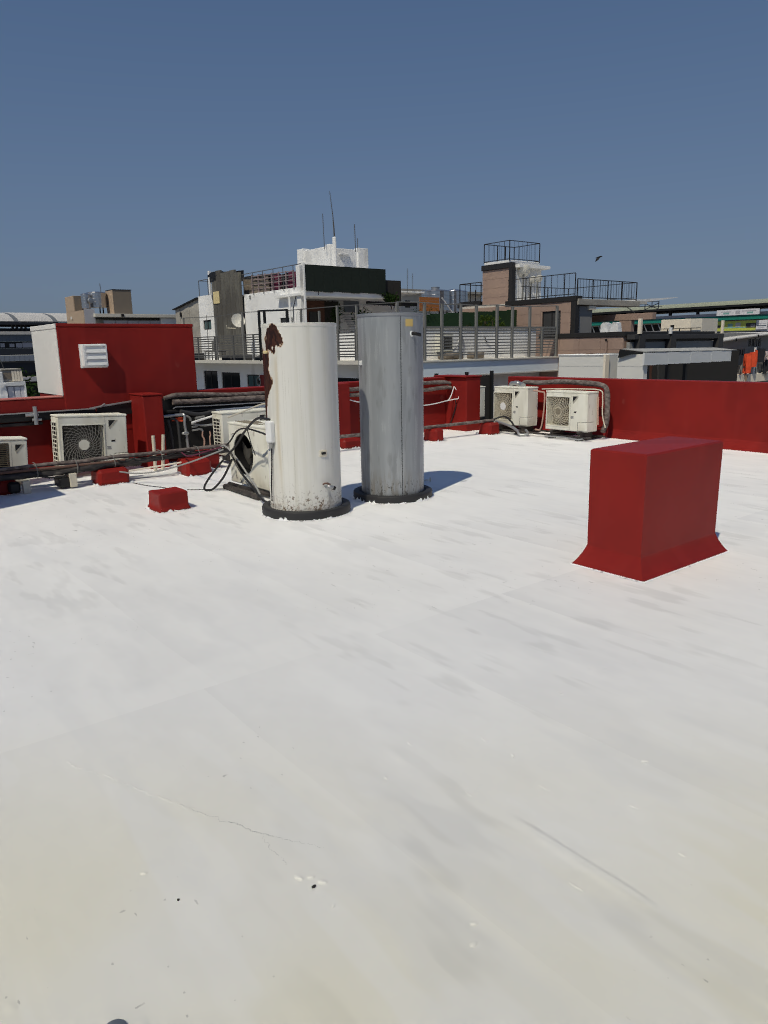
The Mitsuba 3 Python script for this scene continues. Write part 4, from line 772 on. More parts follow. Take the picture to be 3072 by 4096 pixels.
for i, (x, y, r_, h_, mm, lab) in enumerate(((16.7, 28.9, .16, .34, 'm_steelgrey', 'grey bucket on the terrace beside the black pergola'), (17.1, 26.6, .2, .42, 'm_bluegrey', 'blue-grey barrel on the terrace behind the white tank'), (18.0, 20.4, .14, .3, 'm_charcoal', 'dark bucket behind the bars just right of the grey tank'), (21.2, 20.6, .15, .26, 'm_beige', 'beige bucket behind the bars in the middle of the right-hand terrace'), (17.0, 21.8, .17, .5, 'm_black', 'black bin on the terrace seen between the two tanks'))):
    solo('bucket', lab, 'bucket', lathe([(.001, 1.06), (r_ * .8, 1.06), (r_, 1.06 + h_), (r_ * 1.06, 1.06 + h_), (r_ * .9, 1.06 + h_ - .02), (.001, 1.06 + h_ * .9)], (x, y), 20), mm, smooth=40)
for i, (x0, x1, lab) in enumerate(((20.4, 21.0, 'dark sack slumped behind the terrace bars, left of the beige bucket'), (18.9, 19.9, 'flat dark crate under the terrace air conditioner'))):
    solo('sack', lab, 'sack', wobble(sub(box(x0, x1, 20.2, 20.6, 1.061, 1.27, .04), .12), .06, 4, i), 'm_taupe', smooth=50)
k = thing('satellite_dish', 'white satellite dish on the terrace in front of the corrugated screen', 'satellite dish')
dishp = [(.001, 0), (.15, .02), (.28, .07), (.38, .13), (.385, .14), (.28, .085), (.15, .035), (.001, .018)]
put(k, 'reflector', xf(lathe(dishp, n=32), place(17.55, 33.75, 2.95, 55) @ np.diag([.9, .9, .9, 1.0]) @ trimesh.transformations.rotation_matrix(math.radians(-72), [0, 1, 0]) @ trimesh.transformations.rotation_matrix(math.radians(25), [1, 0, 0])), 'm_dish', smooth=40)
put(k, 'mast', bar((17.6, 33.4, 1.06), (17.6, 33.4, 2.95), .09), 'm_steelgrey'); put(k, 'feed_arm', tube([(17.5, 33.9, 2.6), (17.05, 33.95, 2.62), (17.0, 33.9, 2.75)], .025, 6), 'm_pvc')
k = thing('chair', 'grey garden chair standing on the left terrace behind the railing', 'chair')
put(k, 'seat', box(16.6, 17.05, 35.3, 35.75, 1.48, 1.53, .01), 'm_steelgrey'); put(k, 'backrest', box(17.03, 17.08, 35.3, 35.75, 1.53, 2.05, .01), 'm_steelgrey')
for x in (16.62, 17.0):
    for y in (35.32, 35.7): put(k, 'leg', bar((x, y, 1.06), (x, y, 1.48), .035), 'm_steelgrey')
k = thing('chair', 'second dark chair on the left terrace, nearer the white tank', 'chair')
put(k, 'seat', box(16.6, 17.05, 34.2, 34.6, 1.48, 1.53, .01), 'm_charcoal'); put(k, 'backrest', box(16.6, 16.65, 34.2, 34.6, 1.53, 2.1, .01), 'm_charcoal')
for x in (16.62, 17.0):
    for y in (34.22, 34.56): put(k, 'leg', bar((x, y, 1.06), (x, y, 1.48), .035), 'm_charcoal')
for i, (x, y, sx, sy, z, lab) in enumerate(((16.7, 33.2, .4, .8, .24, 'low dark crate on the left terrace under the satellite dish'), (16.6, 31.6, .5, 1.2, .28, 'long dark bundle on the left terrace near the black post frame'), (16.7, 30.0, .4, .8, .2, 'flat dark box on the terrace just left of the black post frame'), (16.6, 36.6, .4, .5, .35, 'dark box at the far left end of the terrace'))):
    solo('crate', lab, 'crate', wobble(sub(box(x, x + sx, y, y + sy, 1.06, 1.06 + z, .03), .15), .05, 4, i), 'm_charcoal', smooth=40)
k = thing('low_wall', 'white low wall behind the right-hand terrace railing', 'wall')
put(k, 'wall', box(18.4, 25.2, 21.2, 21.4, 1.06, 2.2, .01), 'm_white'); put(k, 'coping', wobble(sub(box(18.38, 25.22, 21.16, 21.44, 2.201, 2.245, .005), .3), .014, 3), 'm_slab')
for i, y in enumerate((22.0, 25.0)): put(k, 'side_wall', box(18.4, 18.55, y - .58, y + 2.4, 1.06, 2.18), 'm_white')
kk, AT = air_con('grey air conditioner behind the bars of the right-hand terrace railing', place(19.18, 20.75, 1.35, 0), .68, .66, .3, fan=(.18, .62, .08, .56), kind='slats', back='m_recess', wire='m_steelgrey', logo=False, plates=False, valve=False)
pipe('drain_hose', 'grey hose running from the terrace air conditioner up the white low wall', [(19.9, 20.95, 1.3), (20.3, 21.1, 1.45), (20.6, 21.15, 1.85), (20.7, 21.15, 1.95), (20.75, 21.15, 1.5), (20.4, 21.1, 1.2)], .03, 'm_galv', curve=6)
pipe('drain_hose', 'black thin hose on the white low wall near the brown building', [(22.0, 21.16, 1.9), (22.1, 21.16, 1.7), (22.3, 21.15, 1.65)], .02, 'm_cable', curve=5)
k = thing('hedge_screen', 'dark green artificial hedge screen above the white low wall', 'hedge')
for i in range(8): put(k, 'panel', box(20.6 + i * .96, 21.545 + i * .96, 23.9 + .01 * (i % 2), 23.98, 2.0, 2.86 + .048 * i, .006), 'm_hedge')
put(k, 'sprig', leaf_blob((21.4, 23.85, 2.6), .5, 260, .09, 31), 'm_leafdark', kind='stuff')
plant('bushy yellow-green plant in front of the right half of the hedge screen', (22.75, 21.9, 2.45), .26, 260, .13, 41)
plant('reddish young plant at the right end of the hedge screen', (23.5, 22.0, 2.5), .22, 170, .12, 42)
plant('small low sprout on the white low wall, mid way along the hedge screen', (21.6, 21.7, 2.28), .14, 70, .09, 43, 'm_leafdark')
plant('bright small sprout at the left end of the hedge screen', (20.3, 23.6, 2.55), .10, 60, .10, 44)
plant('dark hanging plant under the right end of the green awnings', (23.0, 28.3, 3.85), .38, 420, .16, 45, 'm_leafdark', squash=.6)
plant('dark bushy plant in the shade between the two tanks', (22.3, 29.6, 2.95), .5, 500, .16, 46, 'm_leafdark')
plant('dry brown shrub in the shade behind the white tank', (20.9, 29.8, 2.9), .45, 420, .15, 47, 'm_leafdark')
solo('flower_pot', 'white pot among the terrace plants between the two tanks', 'pot', lathe([(.001, 2.3), (.10, 2.3), (.14, 2.56), (.12, 2.56), (.001, 2.5)], (21.55, 27.5), 16), 'm_plastic', smooth=40)
k = thing('board', 'orange wooden board above the hedge, right of the grey tank', 'board')
for i in range(4): put(k, 'plank', box(22.78, 23.98, 26.0 + .006 * (i % 2), 26.04, 3.14 + i * .157, 3.14 + (i + 1) * .157 - .008), 'm_orange')

# ---- steel tanks behind the terrace
def steel_tank(label, c, r, z0, z1, group=None, lid=True, m='m_steel', vert=0):
    k = thing('steel_tank', label, 'water tank', group)
    prof = [(.001, z0), (r, z0)]
    n_ = 5; H = (z1 - z0)
    for i in range(n_):
        a = z0 + H * i / n_; b = z0 + H * (i + 1) / n_
        prof += [(r, a + .015), (r, b - .03), (r + .018, b - .022), (r + .018, b - .008), (r, b)]
    prof += [(r * .96, z1 + H * .04), (r * .5, z1 + H * .10), (r * .3, z1 + H * .11), (.001, z1 + H * .11)]
    put(k, 'shell', lathe(prof, c, 22), m)
    if lid: put(k, 'lid', lathe([(.001, z1 + H * .11), (r * .28, z1 + H * .11), (r * .28, z1 + H * .2), (r * .3, z1 + H * .21), (r * .3, z1 + H * .23), (.001, z1 + H * .24)], c, 24), 'm_galv', smooth=30)
    for a in (.5, 2.6, 4.7): put(k, 'leg', bar((c[0] + r * .8 * math.cos(a), c[1] + r * .8 * math.sin(a), z0 - .35), (c[0] + r * .8 * math.cos(a), c[1] + r * .8 * math.sin(a), z0), .06), 'm_black')
    return k
steel_tank('wide stainless steel tank with a lid, above the orange board', (30.3, 33.2), .88, 3.6, 4.70)
steel_tank('narrower stainless steel tank between the wide one and the brown tower', (31.6, 33.0), .50, 3.55, 4.74, lid=False)
steel_tank('stainless steel tank partly behind the thin railing left of the brown tower', (33.3, 34.6), .75, 3.7, 4.85, lid=False)
pipe('steel_pipe', 'bright slanting pipe in front of the steel tanks', [(26.0, 28.0, 3.92), (26.9, 28.0, 3.05)], .03, 'm_plastic')
k = thing('roof_house', 'low pale house with a flat projecting roof behind the steel tanks', 'house')
windowed_wall(k, 'y', 37.0, .2, 30.2, 38, 0, 4.95, [(31.15, 31.6, 4.0, 4.45)], m='m_ivory'); put(k, 'roof', box(29.6, 38.5, 36.4, 40, 4.96, 5.10), 'm_conc'); put(k, 'body', box(30.2, 38, 37.21, 40, -12, 4.95), 'm_ivory')
antenna('thin mast beside the low pale house left of the steel tanks', [(31.7, 36.9, 4.9), (31.7, 36.9, 6.1)], .016)

# ---- brown building
w = thing('brown_building', 'brown panelled building with black trim and a stair tower, right of the terrace', 'building')
put(w, 'lower_block', box(24.52, 31.0, 16.42, 20.4, -12, 1.78), 'm_brown'); put(w, 'lower_trim', box(24.46, 31.1, 16.36, 20.45, 1.781, 1.96, .01), 'm_trim')
windowed_wall(w, 'x', 27.0, .3, 20.62, 27.7, 1.0, 3.36, [(21.35, 22.4, 1.0, 3.0, 'm_charcoal')], m='m_brown', frame='m_trim', name='middle_wall')
for i in range(4): put(w, 'cladding_panel', box(28.984, 28.999, 26.21, 28.09, 3.52 + i * .455, 3.52 + i * .455 + .443, .003), 'm_brown')
for i in range(3):
    for (a0, a1) in ((20.80, 21.28), (22.48, 24.4), (24.42, 26.3), (26.32, 27.68)): put(w, 'cladding_panel', box(26.984, 26.999, a0, a1, 2.0 + i * .452, 2.0 + i * .452 + .44, .003), 'm_brown')
    for (a0, a1) in ((16.44, 17.42), (17.435, 18.42), (18.435, 19.4), (19.415, 20.38)): put(w, 'cladding_panel', box(24.504, 24.519, a0, a1, .36 + i * .473, .36 + i * .473 + .461, .003), 'm_brown')
put(w, 'middle_body', box(27.31, 28.3, 20.8, 27.7, -12, 3.36), 'm_brown'); put(w, 'rear_body', box(28.31, 33, 25.0, 27.7, -12, 3.36), 'm_brown')
put(w, 'middle_trim', box(26.94, 27.4, 20.52, 24.62, 3.361, 3.58, .01), 'm_trim'); put(w, 'corner_trim', box(26.95, 27.25, 20.53, 20.78, 1.97, 3.36, .01), 'm_trim')
put(w, 'left_trim', box(28.9, 29.3, 28.2, 29.9, 3.55, 3.82, .01), 'm_trim')
put(w, 'middle_roof', box(27.41, 33, 20.9, 28, 3.365, 3.50), 'm_slab')
put(w, 'shaded_bay', box(27.27, 28.25, 20.60, 20.79, 1.97, 3.15), 'm_greywall')
put(w, 'balcony_slab', box(27.05, 31.7, 20.45, 21.2, 3.20, 3.45, .01), 'm_conc', label='concrete balcony edge')
put(w, 'balcony_lamp', box(27.9, 28.4, 20.5, 20.7, 3.0, 3.18, .01), 'm_ivory')
put(w, 'tower', box(29.0, 31.3, 26.2, 28.1, 3.5, 5.34), 'm_brown'); put(w, 'tower_white_face', box(29.22, 31.3, 26.1, 26.198, 3.5, 5.34), 'm_white')
put(w, 'tower_trim', box(28.9, 29.2, 26.02, 28.12, 5.345, 5.60, .01), 'm_trim'); put(w, 'tower_trim', box(28.9, 29.2, 25.98, 26.19, 3.59, 5.344, .01), 'm_trim')
put(w, 'tower_slab', box(29.21, 31.6, 25.75, 28.1, 5.345, 5.50, .01), 'm_white'); put(w, 'tower_slab', box(29.0, 31.4, 26.3, 28.0, 5.61, 5.74, .01), 'm_white')
put(w, 'far_band', box(30.0, 30.3, 18.7, 21.9, 2.54, 2.83, .01), 'm_brown'); put(w, 'far_pier', box(30.02, 30.28, 19.76, 20.38, 1.965, 2.538), 'm_brown')
put(w, 'downpipe', tube([(24.44, 17.12, 1.64), (24.44, 17.12, -1)], .035, 8), 'm_brown', smooth=40); put(w, 'downpipe_lamp', lathe([(.001, 1.62), (.05, 1.64), (.05, 1.69), (.001, 1.71)], (24.42, 17.12), 12), 'm_black')
railing('roof_railing', 'thin black railing round the top of the brown stair tower', [(29.0, 28.0), (29.0, 26.25), (31.3, 26.25), (31.3, 28.0), (29.0, 28.0)], 5.7, 6.66, [5.78, 6.66], [(29.0, 28.0, 6.66), (29.0, 26.25, 6.66), (31.3, 26.25, 6.66), (31.3, 28, 6.66), (30.0, 28.0, 6.66), (30.6, 28.0, 6.66)], m='m_trim', bw=.034, pw=.036, picket=.3)
railing('roof_railing', 'thin black railing on the middle roof of the brown building, below the dishes', [(27.0, 24.5), (27.0, 20.62)], 3.55, 4.55, [3.66, 4.53], [(27.0, y, 4.53) for y in (24.45, 23.4, 22.3, 21.2, 20.62)], m='m_trim', bw=.032, pw=.03, picket=.3)
railing('roof_railing', 'longer black picket railing above the concrete balcony edge of the brown building', [(27.0, 20.5), (31.45, 20.5)], 3.45, 4.28, [3.52, 4.28], [(x, 20.5, 4.28) for x in (27.0, 28.1, 29.2, 30.3, 31.45)], m='m_trim', bw=.034, pw=.036, picket=.2)
railing('roof_railing', 'back railing of the brown building seen through the front pickets', [(27.8, 24.4), (31.4, 24.4), (31.4, 20.6)], 3.5, 4.3, [3.6, 4.28], [(x, 24.4, 4.28) for x in (28.5, 29.8, 31.4)], m='m_trim', bw=.03, pw=.03, picket=.3)
railing('roof_railing', 'short black railing left of the brown stair tower', [(29.0, 28.2), (29.0, 29.8), (31.5, 29.8)], 3.8, 4.8, [3.85, 4.8], [(29, 28.2, 4.8), (29, 29.0, 4.8), (29, 29.8, 4.8), (30.2, 29.8, 4.55)], m='m_trim', bw=.04, pw=.04, picket=.4)
def wall_dish(label, c, r, tilt=-60, turn=-20):
    k = thing('satellite_dish', label, 'satellite dish'); s = r / .385
    M = place(c[0], c[1], c[2], turn - 90) @ trimesh.transformations.rotation_matrix(math.radians(tilt), [0, 1, 0]) @ np.diag([s, s, s, 1.0])
    put(k, 'reflector', xf(lathe(dishp, n=32), M), 'm_dish', smooth=40); put(k, 'mast', bar((c[0], c[1] + .12, c[2] - .1), (c[0], c[1] + .2, 3.5), .06), 'm_steelgrey')
    put(k, 'feed', xf(tube([(.0, -.34, .12), (.0, -.2, .45), (0, -.05, .5)], .03, 6), M), 'm_orange' if False else 'm_foam')
wall_dish('large cream satellite dish on the white face of the stair tower, the highest one', (29.66, 25.75, 5.13), .33)
wall_dish('smaller cream satellite dish behind the black railing, middle of three', (30.2, 25.7, 4.74), .21)
wall_dish('smaller cream satellite dish behind the black railing, right of three', (30.58, 25.6, 4.80), .21)
# white boxes and grey canopy in front
k = thing('white_cabinet', 'broad white box in front of the brown wall, right of the terrace beam', 'cabinet')
put(k, 'body', box(20.0, 20.9, 14.08, 15.84, -3, 1.17, .012), 'm_sidewhite'); put(k, 'edge', box(19.98, 20.2, 14.0, 14.075, -3, 1.20, .01), 'm_ivory'); put(k, 'lid', box(19.97, 20.92, 14.076, 15.86, 1.171, 1.21, .01), 'm_white'); put(k, 'joint', box(19.994, 19.999, 14.09, 15.83, .82, .828), 'm_galv')
k = thing('white_cabinet', 'narrower white box under the grey canopy', 'cabinet')
put(k, 'body', box(20.0, 20.22, 12.66, 13.58, -3, 1.20, .012), 'm_sidewhite'); put(k, 'joint', box(19.994, 19.999, 12.68, 13.56, .83, .838), 'm_galv')
k = thing('canopy', 'flat grey canopy with a deep ribbed fascia in front of the dark balcony frame', 'canopy')
for i in range(9):
    x = 19.98 + i * .615; put(k, 'roof_sheet', prism([(12.575, 1.262 - .005 * i), (13.42, 1.352 - .005 * i), (13.42, 1.372 - .005 * i), (12.57, 1.280 - .005 * i)], 'x', x, x + .605), 'm_roofgrey')
put(k, 'end_board', prism([(12.9, 1.26), (13.5, 1.10), (13.45, 1.36)], 'x', 19.90, 19.97), 'm_black')
for i in range(8):
    x = 19.9 + i * .655
    put(k, 'fascia_panel', prism([(x, .885), (x + .648, .87), (x + .648, 1.235), (x, 1.25)], 'y', 12.58 + .006 * (i % 2), 12.64), 'm_canopy')
put(k, 'dark_wall', box(20.3, 30.4, 14.9, 15.0, -3, 1.22), 'm_cloth_and_shade')
for x in (21.4, 22.6, 23.7): put(k, 'post', box(x, x + .12, 13.4, 13.5, -3, 1.2), 'm_charcoal')
put(k, 'curtain', wobble(sub(box(22.0, 22.5, 13.9, 13.96, -2, 1.1), .2), .05, 4), 'm_brownwall', smooth=40); put(k, 'curtain', wobble(sub(box(22.9, 23.4, 13.9, 13.96, -2, 1.1), .2), .05, 4, 2), 'm_charcoal', smooth=40)
k = thing('balcony', 'dark grey balcony front with stubby posts above the grey canopy', 'balcony')
put(k, 'top', box(24.6, 31.2, 16.0, 16.35, 1.66, 1.84, .01), 'm_charcoal')
put(k, 'parapet', box(24.6, 31.2, 16.2, 16.34, 1.30, 1.57), 'm_roofgrey')
for x in (24.86, 27.0, 30.7): put(k, 'post', prism([(x - .02, 1.3), (x + .42, 1.3), (x + .36, 1.86), (x + .03, 1.86)], 'y', 15.96, 16.19), 'm_charcoal')
put(k, 'shade', box(24.6, 31.2, 16.18, 16.198, 1.58, 1.655), 'm_black')
k = thing('stub_post', 'pale post standing on the dark balcony frame, in front of the station', 'post'); put(k, 'shaft', bar((24.9, 16.0, 1.86), (24.9, 16.0, 2.42), .12), 'm_ivory')
k = thing('stub_post', 'short white post with a rounded top on the dark balcony frame', 'post'); put(k, 'shaft', tube([(27.0, 16.0, 1.86), (27.0, 16.0, 2.1)], .07, 10), 'm_plastic', smooth=40)
k = thing('stub_post', 'tall pale post at the right end of the dark balcony frame', 'post'); put(k, 'shaft', bar((31.2, 16.1, 1.3), (31.2, 16.1, 2.4), .09), 'm_ivory')
for i, y in enumerate((18.28, 17.80)):
    k = thing('covered_seat', ('white covered chair at the left under the brown band', 'white covered chair at the right under the brown band')[i], 'chair')
    put(k, 'cover', wobble(sub(prism([(y - .19, 1.961), (y + .19, 1.961), (y + .17, 2.27), (y + .05, 2.37), (y - .14, 2.33)], 'x', 25.9, 26.15), .1), .025, 5, i), 'm_plastic', smooth=50)

# ---- grey house with laundry
w = thing('grey_house', 'grey house with a sagging pale roof edge and washing, at the right frame edge', 'house')
windowed_wall(w, 'y', 22.3, .3, 41.5, 60, -12, 2.0, [(46.55, 47.5, 1.12, 1.69), (47.56, 48.2, 1.12, 1.69), (47.6, 48.2, .80, 1.08), (44.3, 44.95, .55, 1.08), (45.5, 46.2, .6, 1.07), (43.2, 43.45, 1.38, 1.62)], m='m_greywall', frame='m_roofgrey', glass='m_black')
for i in range(9):
    x = 41.6 + i * .95
    put(w, 'roof_sheet', trimesh.convex.convex_hull(np.array([(xx, yy, zz + dz + sl * (xx - 41.6)) for xx in (x, x + .935) for yy, zz, sl in ((21.7, 1.49, .062), (24.0, 1.93, .012)) for dz in (0, .05)])), 'm_paleroof')
put(w, 'roof_edge', tube([(41.6, 21.68, 1.50), (44, 21.68, 1.68), (47, 21.68, 1.86), (50.5, 21.68, 2.04)], .05, 6), 'm_paleroof')
for x in (43.6, 46.3): put(w, 'roof_hook', tube([(x, 21.62, 1.68 + (x - 43.6) * .075), (x + .05, 21.6, 1.53 + (x - 43.6) * .075)], .045, 6), 'm_black')
put(w, 'ledge', box(41.5, 60, 21.6, 22.299, -.95, -.46, .01), 'm_ivory'); put(w, 'ledge_bracket', prism([(44.95, -.5), (45.25, -.5), (45.1, -.85)], 'y', 21.5, 21.598), 'm_beige')
put(w, 'porch_post', box(46.2, 46.35, 21.65, 21.75, -.45, 1.12, .01), 'm_plastic')
railing('balcony_railing', 'whitish balcony railing below the washing on the grey house', [(42.2, 21.8), (52, 21.8)], -.46, .2, [.17, -.38], [(x, 21.8, .2) for x in np.arange(42.4, 50.5, .62)], m='m_roofgrey', bw=.06, pw=.14)
def cloth(label, pts, m, seed, thick=.03):
    ms = sub(prism(pts, 'y', 21.45, 21.45 + thick), .12); v = np.array(ms.vertices); v[:, 1] += .14 * np.sin(v[:, 0] * 9 + seed) + .10 * (meshkit.fbm(v * 3, 3, seed) - .5)
    solo('washing', label, 'cloth', trimesh.Trimesh(v, ms.faces, process=False), m, smooth=60)
cloth('bright red cloth hung out to dry on the grey house', [(44.3, .70), (44.9, .78), (45.45, .82), (46.08, 1.0), (46.02, .02), (45.5, -.05), (45.15, -.38), (44.4, -.38), (44.85, .0), (44.4, .15)], 'm_redcloth', 1)
cloth('pale pink shirt hung right of the red cloth', [(46.95, .88), (48.25, .88), (48.3, .45), (47.9, .42), (47.9, .2), (47.35, .2), (47.3, .5), (47.0, .6)], 'm_pinkcloth', 2)
cloth('dark trousers hung under the pale pink shirt', [(47.35, .35), (48.25, .5), (48.15, -.2), (47.95, -.1), (47.85, -.65), (47.6, -.65), (47.6, -.1), (47.45, -.5), (47.2, -.48)], 'm_darkcloth', 3)
cloth('black garment beside the white porch post', [(46.45, 1.05), (46.8, 1.05), (46.75, .2), (46.4, .25)], 'm_darkcloth', 4)
cloth('dark teal towel left of the red cloth', [(43.8, .72), (44.25, .72), (44.2, .16), (43.75, .14)], 'm_navy', 5)
cloth('grey cloth at the right frame edge beside the pale pink shirt', [(48.35, .8), (48.9, .82), (48.9, .1), (48.4, .05)], 'm_greyblue', 6)

# ---- white canopy on trusses and station on the right
k = thing('truss_canopy', 'thin white slanting canopy on a steel truss behind the brown building', 'canopy')
put(k, 'roof', prism([(53.4, 4.60), (59.5, 5.20), (59.5, 5.24), (53.4, 4.90)], 'y', 34.8, 37.5), 'm_white')
for a, b in (((54.2, 4.72), (57.0, 4.86)), ((55.0, 4.72), (55.0, 4.1)), ((57.0, 4.9), (56.95, 4.15)), ((54.6, 4.7), (56.9, 4.25)), ((55.0, 4.15), (57.0, 4.72)), ((53.0, 4.35), (57.5, 4.45)), ((56.0, 4.8), (56.0, 4.3)), ((52.5, 4.3), (53.6, 3.9))): put(k, 'truss_bar', bar((a[0], 35.0, a[1]), (b[0], 35.0, b[1]), .05), 'm_rail')
X0 = 100.0
w = thing('station', 'long station with a pale green roof, a green beam and banners, far right', 'station')
put(w, 'roof', prism([(X0 - 1.0, 6.22), (X0 - .6, 6.45), (X0 + 2, 6.9), (X0 + 7, 7.15), (X0 + 14, 6.9), (X0 + 14, 6.4), (X0, 6.15)], 'y', 20, 88), 'm_palegreen')
put(w, 'gutter', box(X0 - 1.05, X0 - .9, 20, 88, 5.92, 6.2), 'm_black'); put(w, 'soffit', box(X0 - .8, X0 + 12, 20, 88, 6.0, 6.1), 'm_black')
put(w, 'platform_wall', box(X0, X0 + .3, 20, 88, 4.82, 5.22), 'm_greymark'); put(w, 'green_beam', box(X0 - .15, X0 + .4, 20, 88, 4.28, 4.80), 'm_teal', label='green beam')
put(w, 'deck', box(X0 + .41, X0 + 12, 20, 88, 4.2, 4.7), 'm_conc'); put(w, 'far_wall', box(X0 + 11, X0 + 11.2, 20, 88, 4.7, 5.4), 'm_roofgrey')
for y in np.arange(26, 88, 4.2): put(w, 'column', box(X0 + .35, X0 + .65, y, y + .35, 5.22, 6.0), 'm_black'); 
for y in np.arange(24, 88, 9.0): put(w, 'pier', box(X0 + 2, X0 + 3.2, y, y + 1.4, -12, 4.2), 'm_conc')
put(w, 'undercroft', box(X0 + 4, X0 + 4.2, 20, 88, -12, 4.2), 'm_navy')
ty = np.arange(46, 84, 1.15)
for i, y in enumerate(ty): put(w, 'truss_strut', bar((X0 + .3, y, 3.05), (X0 + .3, y + .55 * (1 if i % 2 else .9), 4.2), .12), 'm_galv')
put(w, 'lower_rail', box(X0 - .1, X0 + .2, 44, 88, 2.7, 3.15), 'm_greymark')
def board(label, y0, y1, z0, z1, m, marks, frame=None, x=None):
    k = thing('banner', label, 'banner'); x = x or X0 - (1.25 if z0 > 4.5 else .25)
    put(k, 'sheet', box(x - .03, x, y0, y1, z0, z1), m)
    for a0, a1, c0, c1, mm in marks: put(k, 'print', box(x - .045, x - .031, y1 - (y1 - y0) * a1, y1 - (y1 - y0) * a0, z0 + (z1 - z0) * c0, z0 + (z1 - z0) * c1), mm)
board('white banner with faint grey and teal print under the station roof', 46.2, 51.9, 4.85, 5.58, 'm_banner', [(.10, .34, .55, .72, 'm_greymark'), (.16, .30, .2, .5, 'm_tealmark'), (.45, .55, .15, .8, 'm_greymark'), (.60, .92, .58, .75, 'm_greymark'), (.72, .86, .2, .5, 'm_tealmark')])
board('lime yellow banner with dark patches below the green station beam', 47.0, 52.6, 2.85, 4.12, 'm_lime', [(.02, .15, .3, .62, 'm_charcoal'), (.19, .8, .28, .38, 'm_tealmark'), (.33, .45, .36, .74, 'm_tealmark'), (.52, .64, .38, .82, 'm_paleroof'), (.77, 1.0, .26, .74, 'm_charcoal'), (.88, .98, .32, .64, 'm_greymark')])
board('white notice right of the lime yellow banner', 45.5, 46.95, 2.95, 4.12, 'm_banner', [(.1, .85, .6, .66, 'm_greymark'), (.08, .9, .34, .44, 'm_bluegrey'), (.2, .7, .15, .2, 'm_greymark')])
k = thing('hut', 'cream hut with a small dark hatch below the green station beam', 'hut')
put(k, 'body', box(70, 73, 39.4, 42.6, -12, 3.75, .02), 'm_ivory'); put(k, 'side', box(69.985, 73.01, 38.2, 39.38, -12, 3.74), 'm_ivory_shaded'); put(k, 'hatch', prism([(41.1, 3.2), (41.5, 3.2), (41.45, 2.85), (41.15, 2.85)], 'x', 69.9, 69.98), 'm_black')  # side box wears a dimmer ivory, its shade put into the colour
railing('hut_railing', 'black handrail across the cream hut', [(69.8, 38.2), (69.8, 42.6)], 2.4, 2.86, [2.84], [(69.8, y, 2.84) for y in (39.2, 40.4, 41.7)], m='m_trim', bw=.06, pw=.07)

# ---- left background: station, shack, tank building
Y0 = 75.0
w = thing('station', 'dark elevated station with a pale curved roof, far left', 'station')
arc = [(Y0 - .3, 4.50), (Y0 + .4, 4.80), (Y0 + 1.5, 5.12), (Y0 + 3.5, 5.40), (Y0 + 6, 5.56), (Y0 + 10, 5.45), (Y0 + 12, 5.1)]
xs = [-30] + list(np.arange(-27.9, 24, 3.4))
for i, (a, b) in enumerate(zip(xs[:-1], xs[1:])):
    put(w, 'roof_bay', prism(arc + [(Y0 + 12, 4.9), (Y0 + 6, 5.35), (Y0 + 2, 4.95), (Y0 - .2, 4.45)], 'x', a + .42, b), 'm_paleroof')
    put(w, 'roof_rib', prism([(y, z - .03) for y, z in arc] + [(Y0 + 12, 4.85), (Y0 + 6, 5.3), (Y0 + 2, 4.9), (Y0 - .2, 4.42)], 'x', a, a + .419), 'm_greyblue')
put(w, 'gutter', box(-30, 24, Y0 - .35, Y0 + .2, 4.20, 4.42), 'm_navy'); put(w, 'back_screen', box(-30, 24, Y0 + 3, Y0 + 3.2, 4.1, 4.4), 'm_black'); put(w, 'header', box(-30, 24, Y0 + .5, Y0 + .8, 3.6, 3.90), 'm_black')
for x in (14.0, 16.2, 16.55, 16.95, 17.3, 18.2, 19.5): put(w, 'column', box(x, x + .16, Y0 + .3, Y0 + .6, 3.6, 4.42), 'm_black')
put(w, 'pale_band', box(-30, 24, Y0 - .3, Y0, 3.32, 3.59, .01), 'm_paleroof'); 
for i, x in enumerate(np.arange(8, 22, .3)): put(w, 'cladding_panel', box(x, x + .285, Y0 - .12 + .02 * (i % 2), Y0, 2.72, 3.31), 'm_bluegrey')
put(w, 'platform_edge', box(-30, 24, Y0 + .1, Y0 + .4, 2.1, 2.71), 'm_black'); put(w, 'window_band', box(-30, 24, Y0 + .05, Y0 + .3, 1.5, 2.09), 'm_navy')
for x, a, c0, c1 in ((15.0, .35, 2.2, 2.55), (15.75, .4, 2.2, 2.5), (16.3, .5, 2.15, 2.55), (16.85, .9, 2.15, 2.6), (17.3, .5, 2.15, 2.5)): put(w, 'lit_opening', box(x, x + a, Y0 + .06, Y0 + .099, c0, c1), 'm_greymark')
for i, x in enumerate(np.arange(8, 22, .42)): put(w, 'parapet_panel', box(x, x + .40, Y0 - .2 + .02 * (i % 2), Y0, .95, 1.45), 'm_bluepipe')
put(w, 'lower_wall', box(-30, 24, Y0 + .2, Y0 + .5, -.15, .94), 'm_navy'); put(w, 'under_deck', box(-30, 24, Y0 + .3, Y0 + 3, -.5, -.16), 'm_black')
put(w, 'lower_band', box(-30, 24, Y0 - .3, Y0 + .1, -.95, -.55), 'm_greymark'); put(w, 'underside', box(-30, 24, Y0 + .2, Y0 + .5, -8, -.96), 'm_black')
solo('bush', 'scrubby dark green bush below the far left station', 'bush', leaf_blob((13.4, 58, -1.6), 1.3, 700, .4, 51), 'm_leafdark')
k = thing('shack', 'weathered whitish rooftop shack at the left frame edge', 'shack')
put(k, 'upper_box', box(5.93, 6.6, 30, 31, .57, .98, .01), 'm_conc')
for i in range(4): put(k, 'board', prism([(6.24 + i * .092, .58), (6.32 + i * .092, .58), (6.31 + i * .092, .96), (6.235 + i * .092, .97)], 'y', 29.97, 29.995), 'm_ivory')
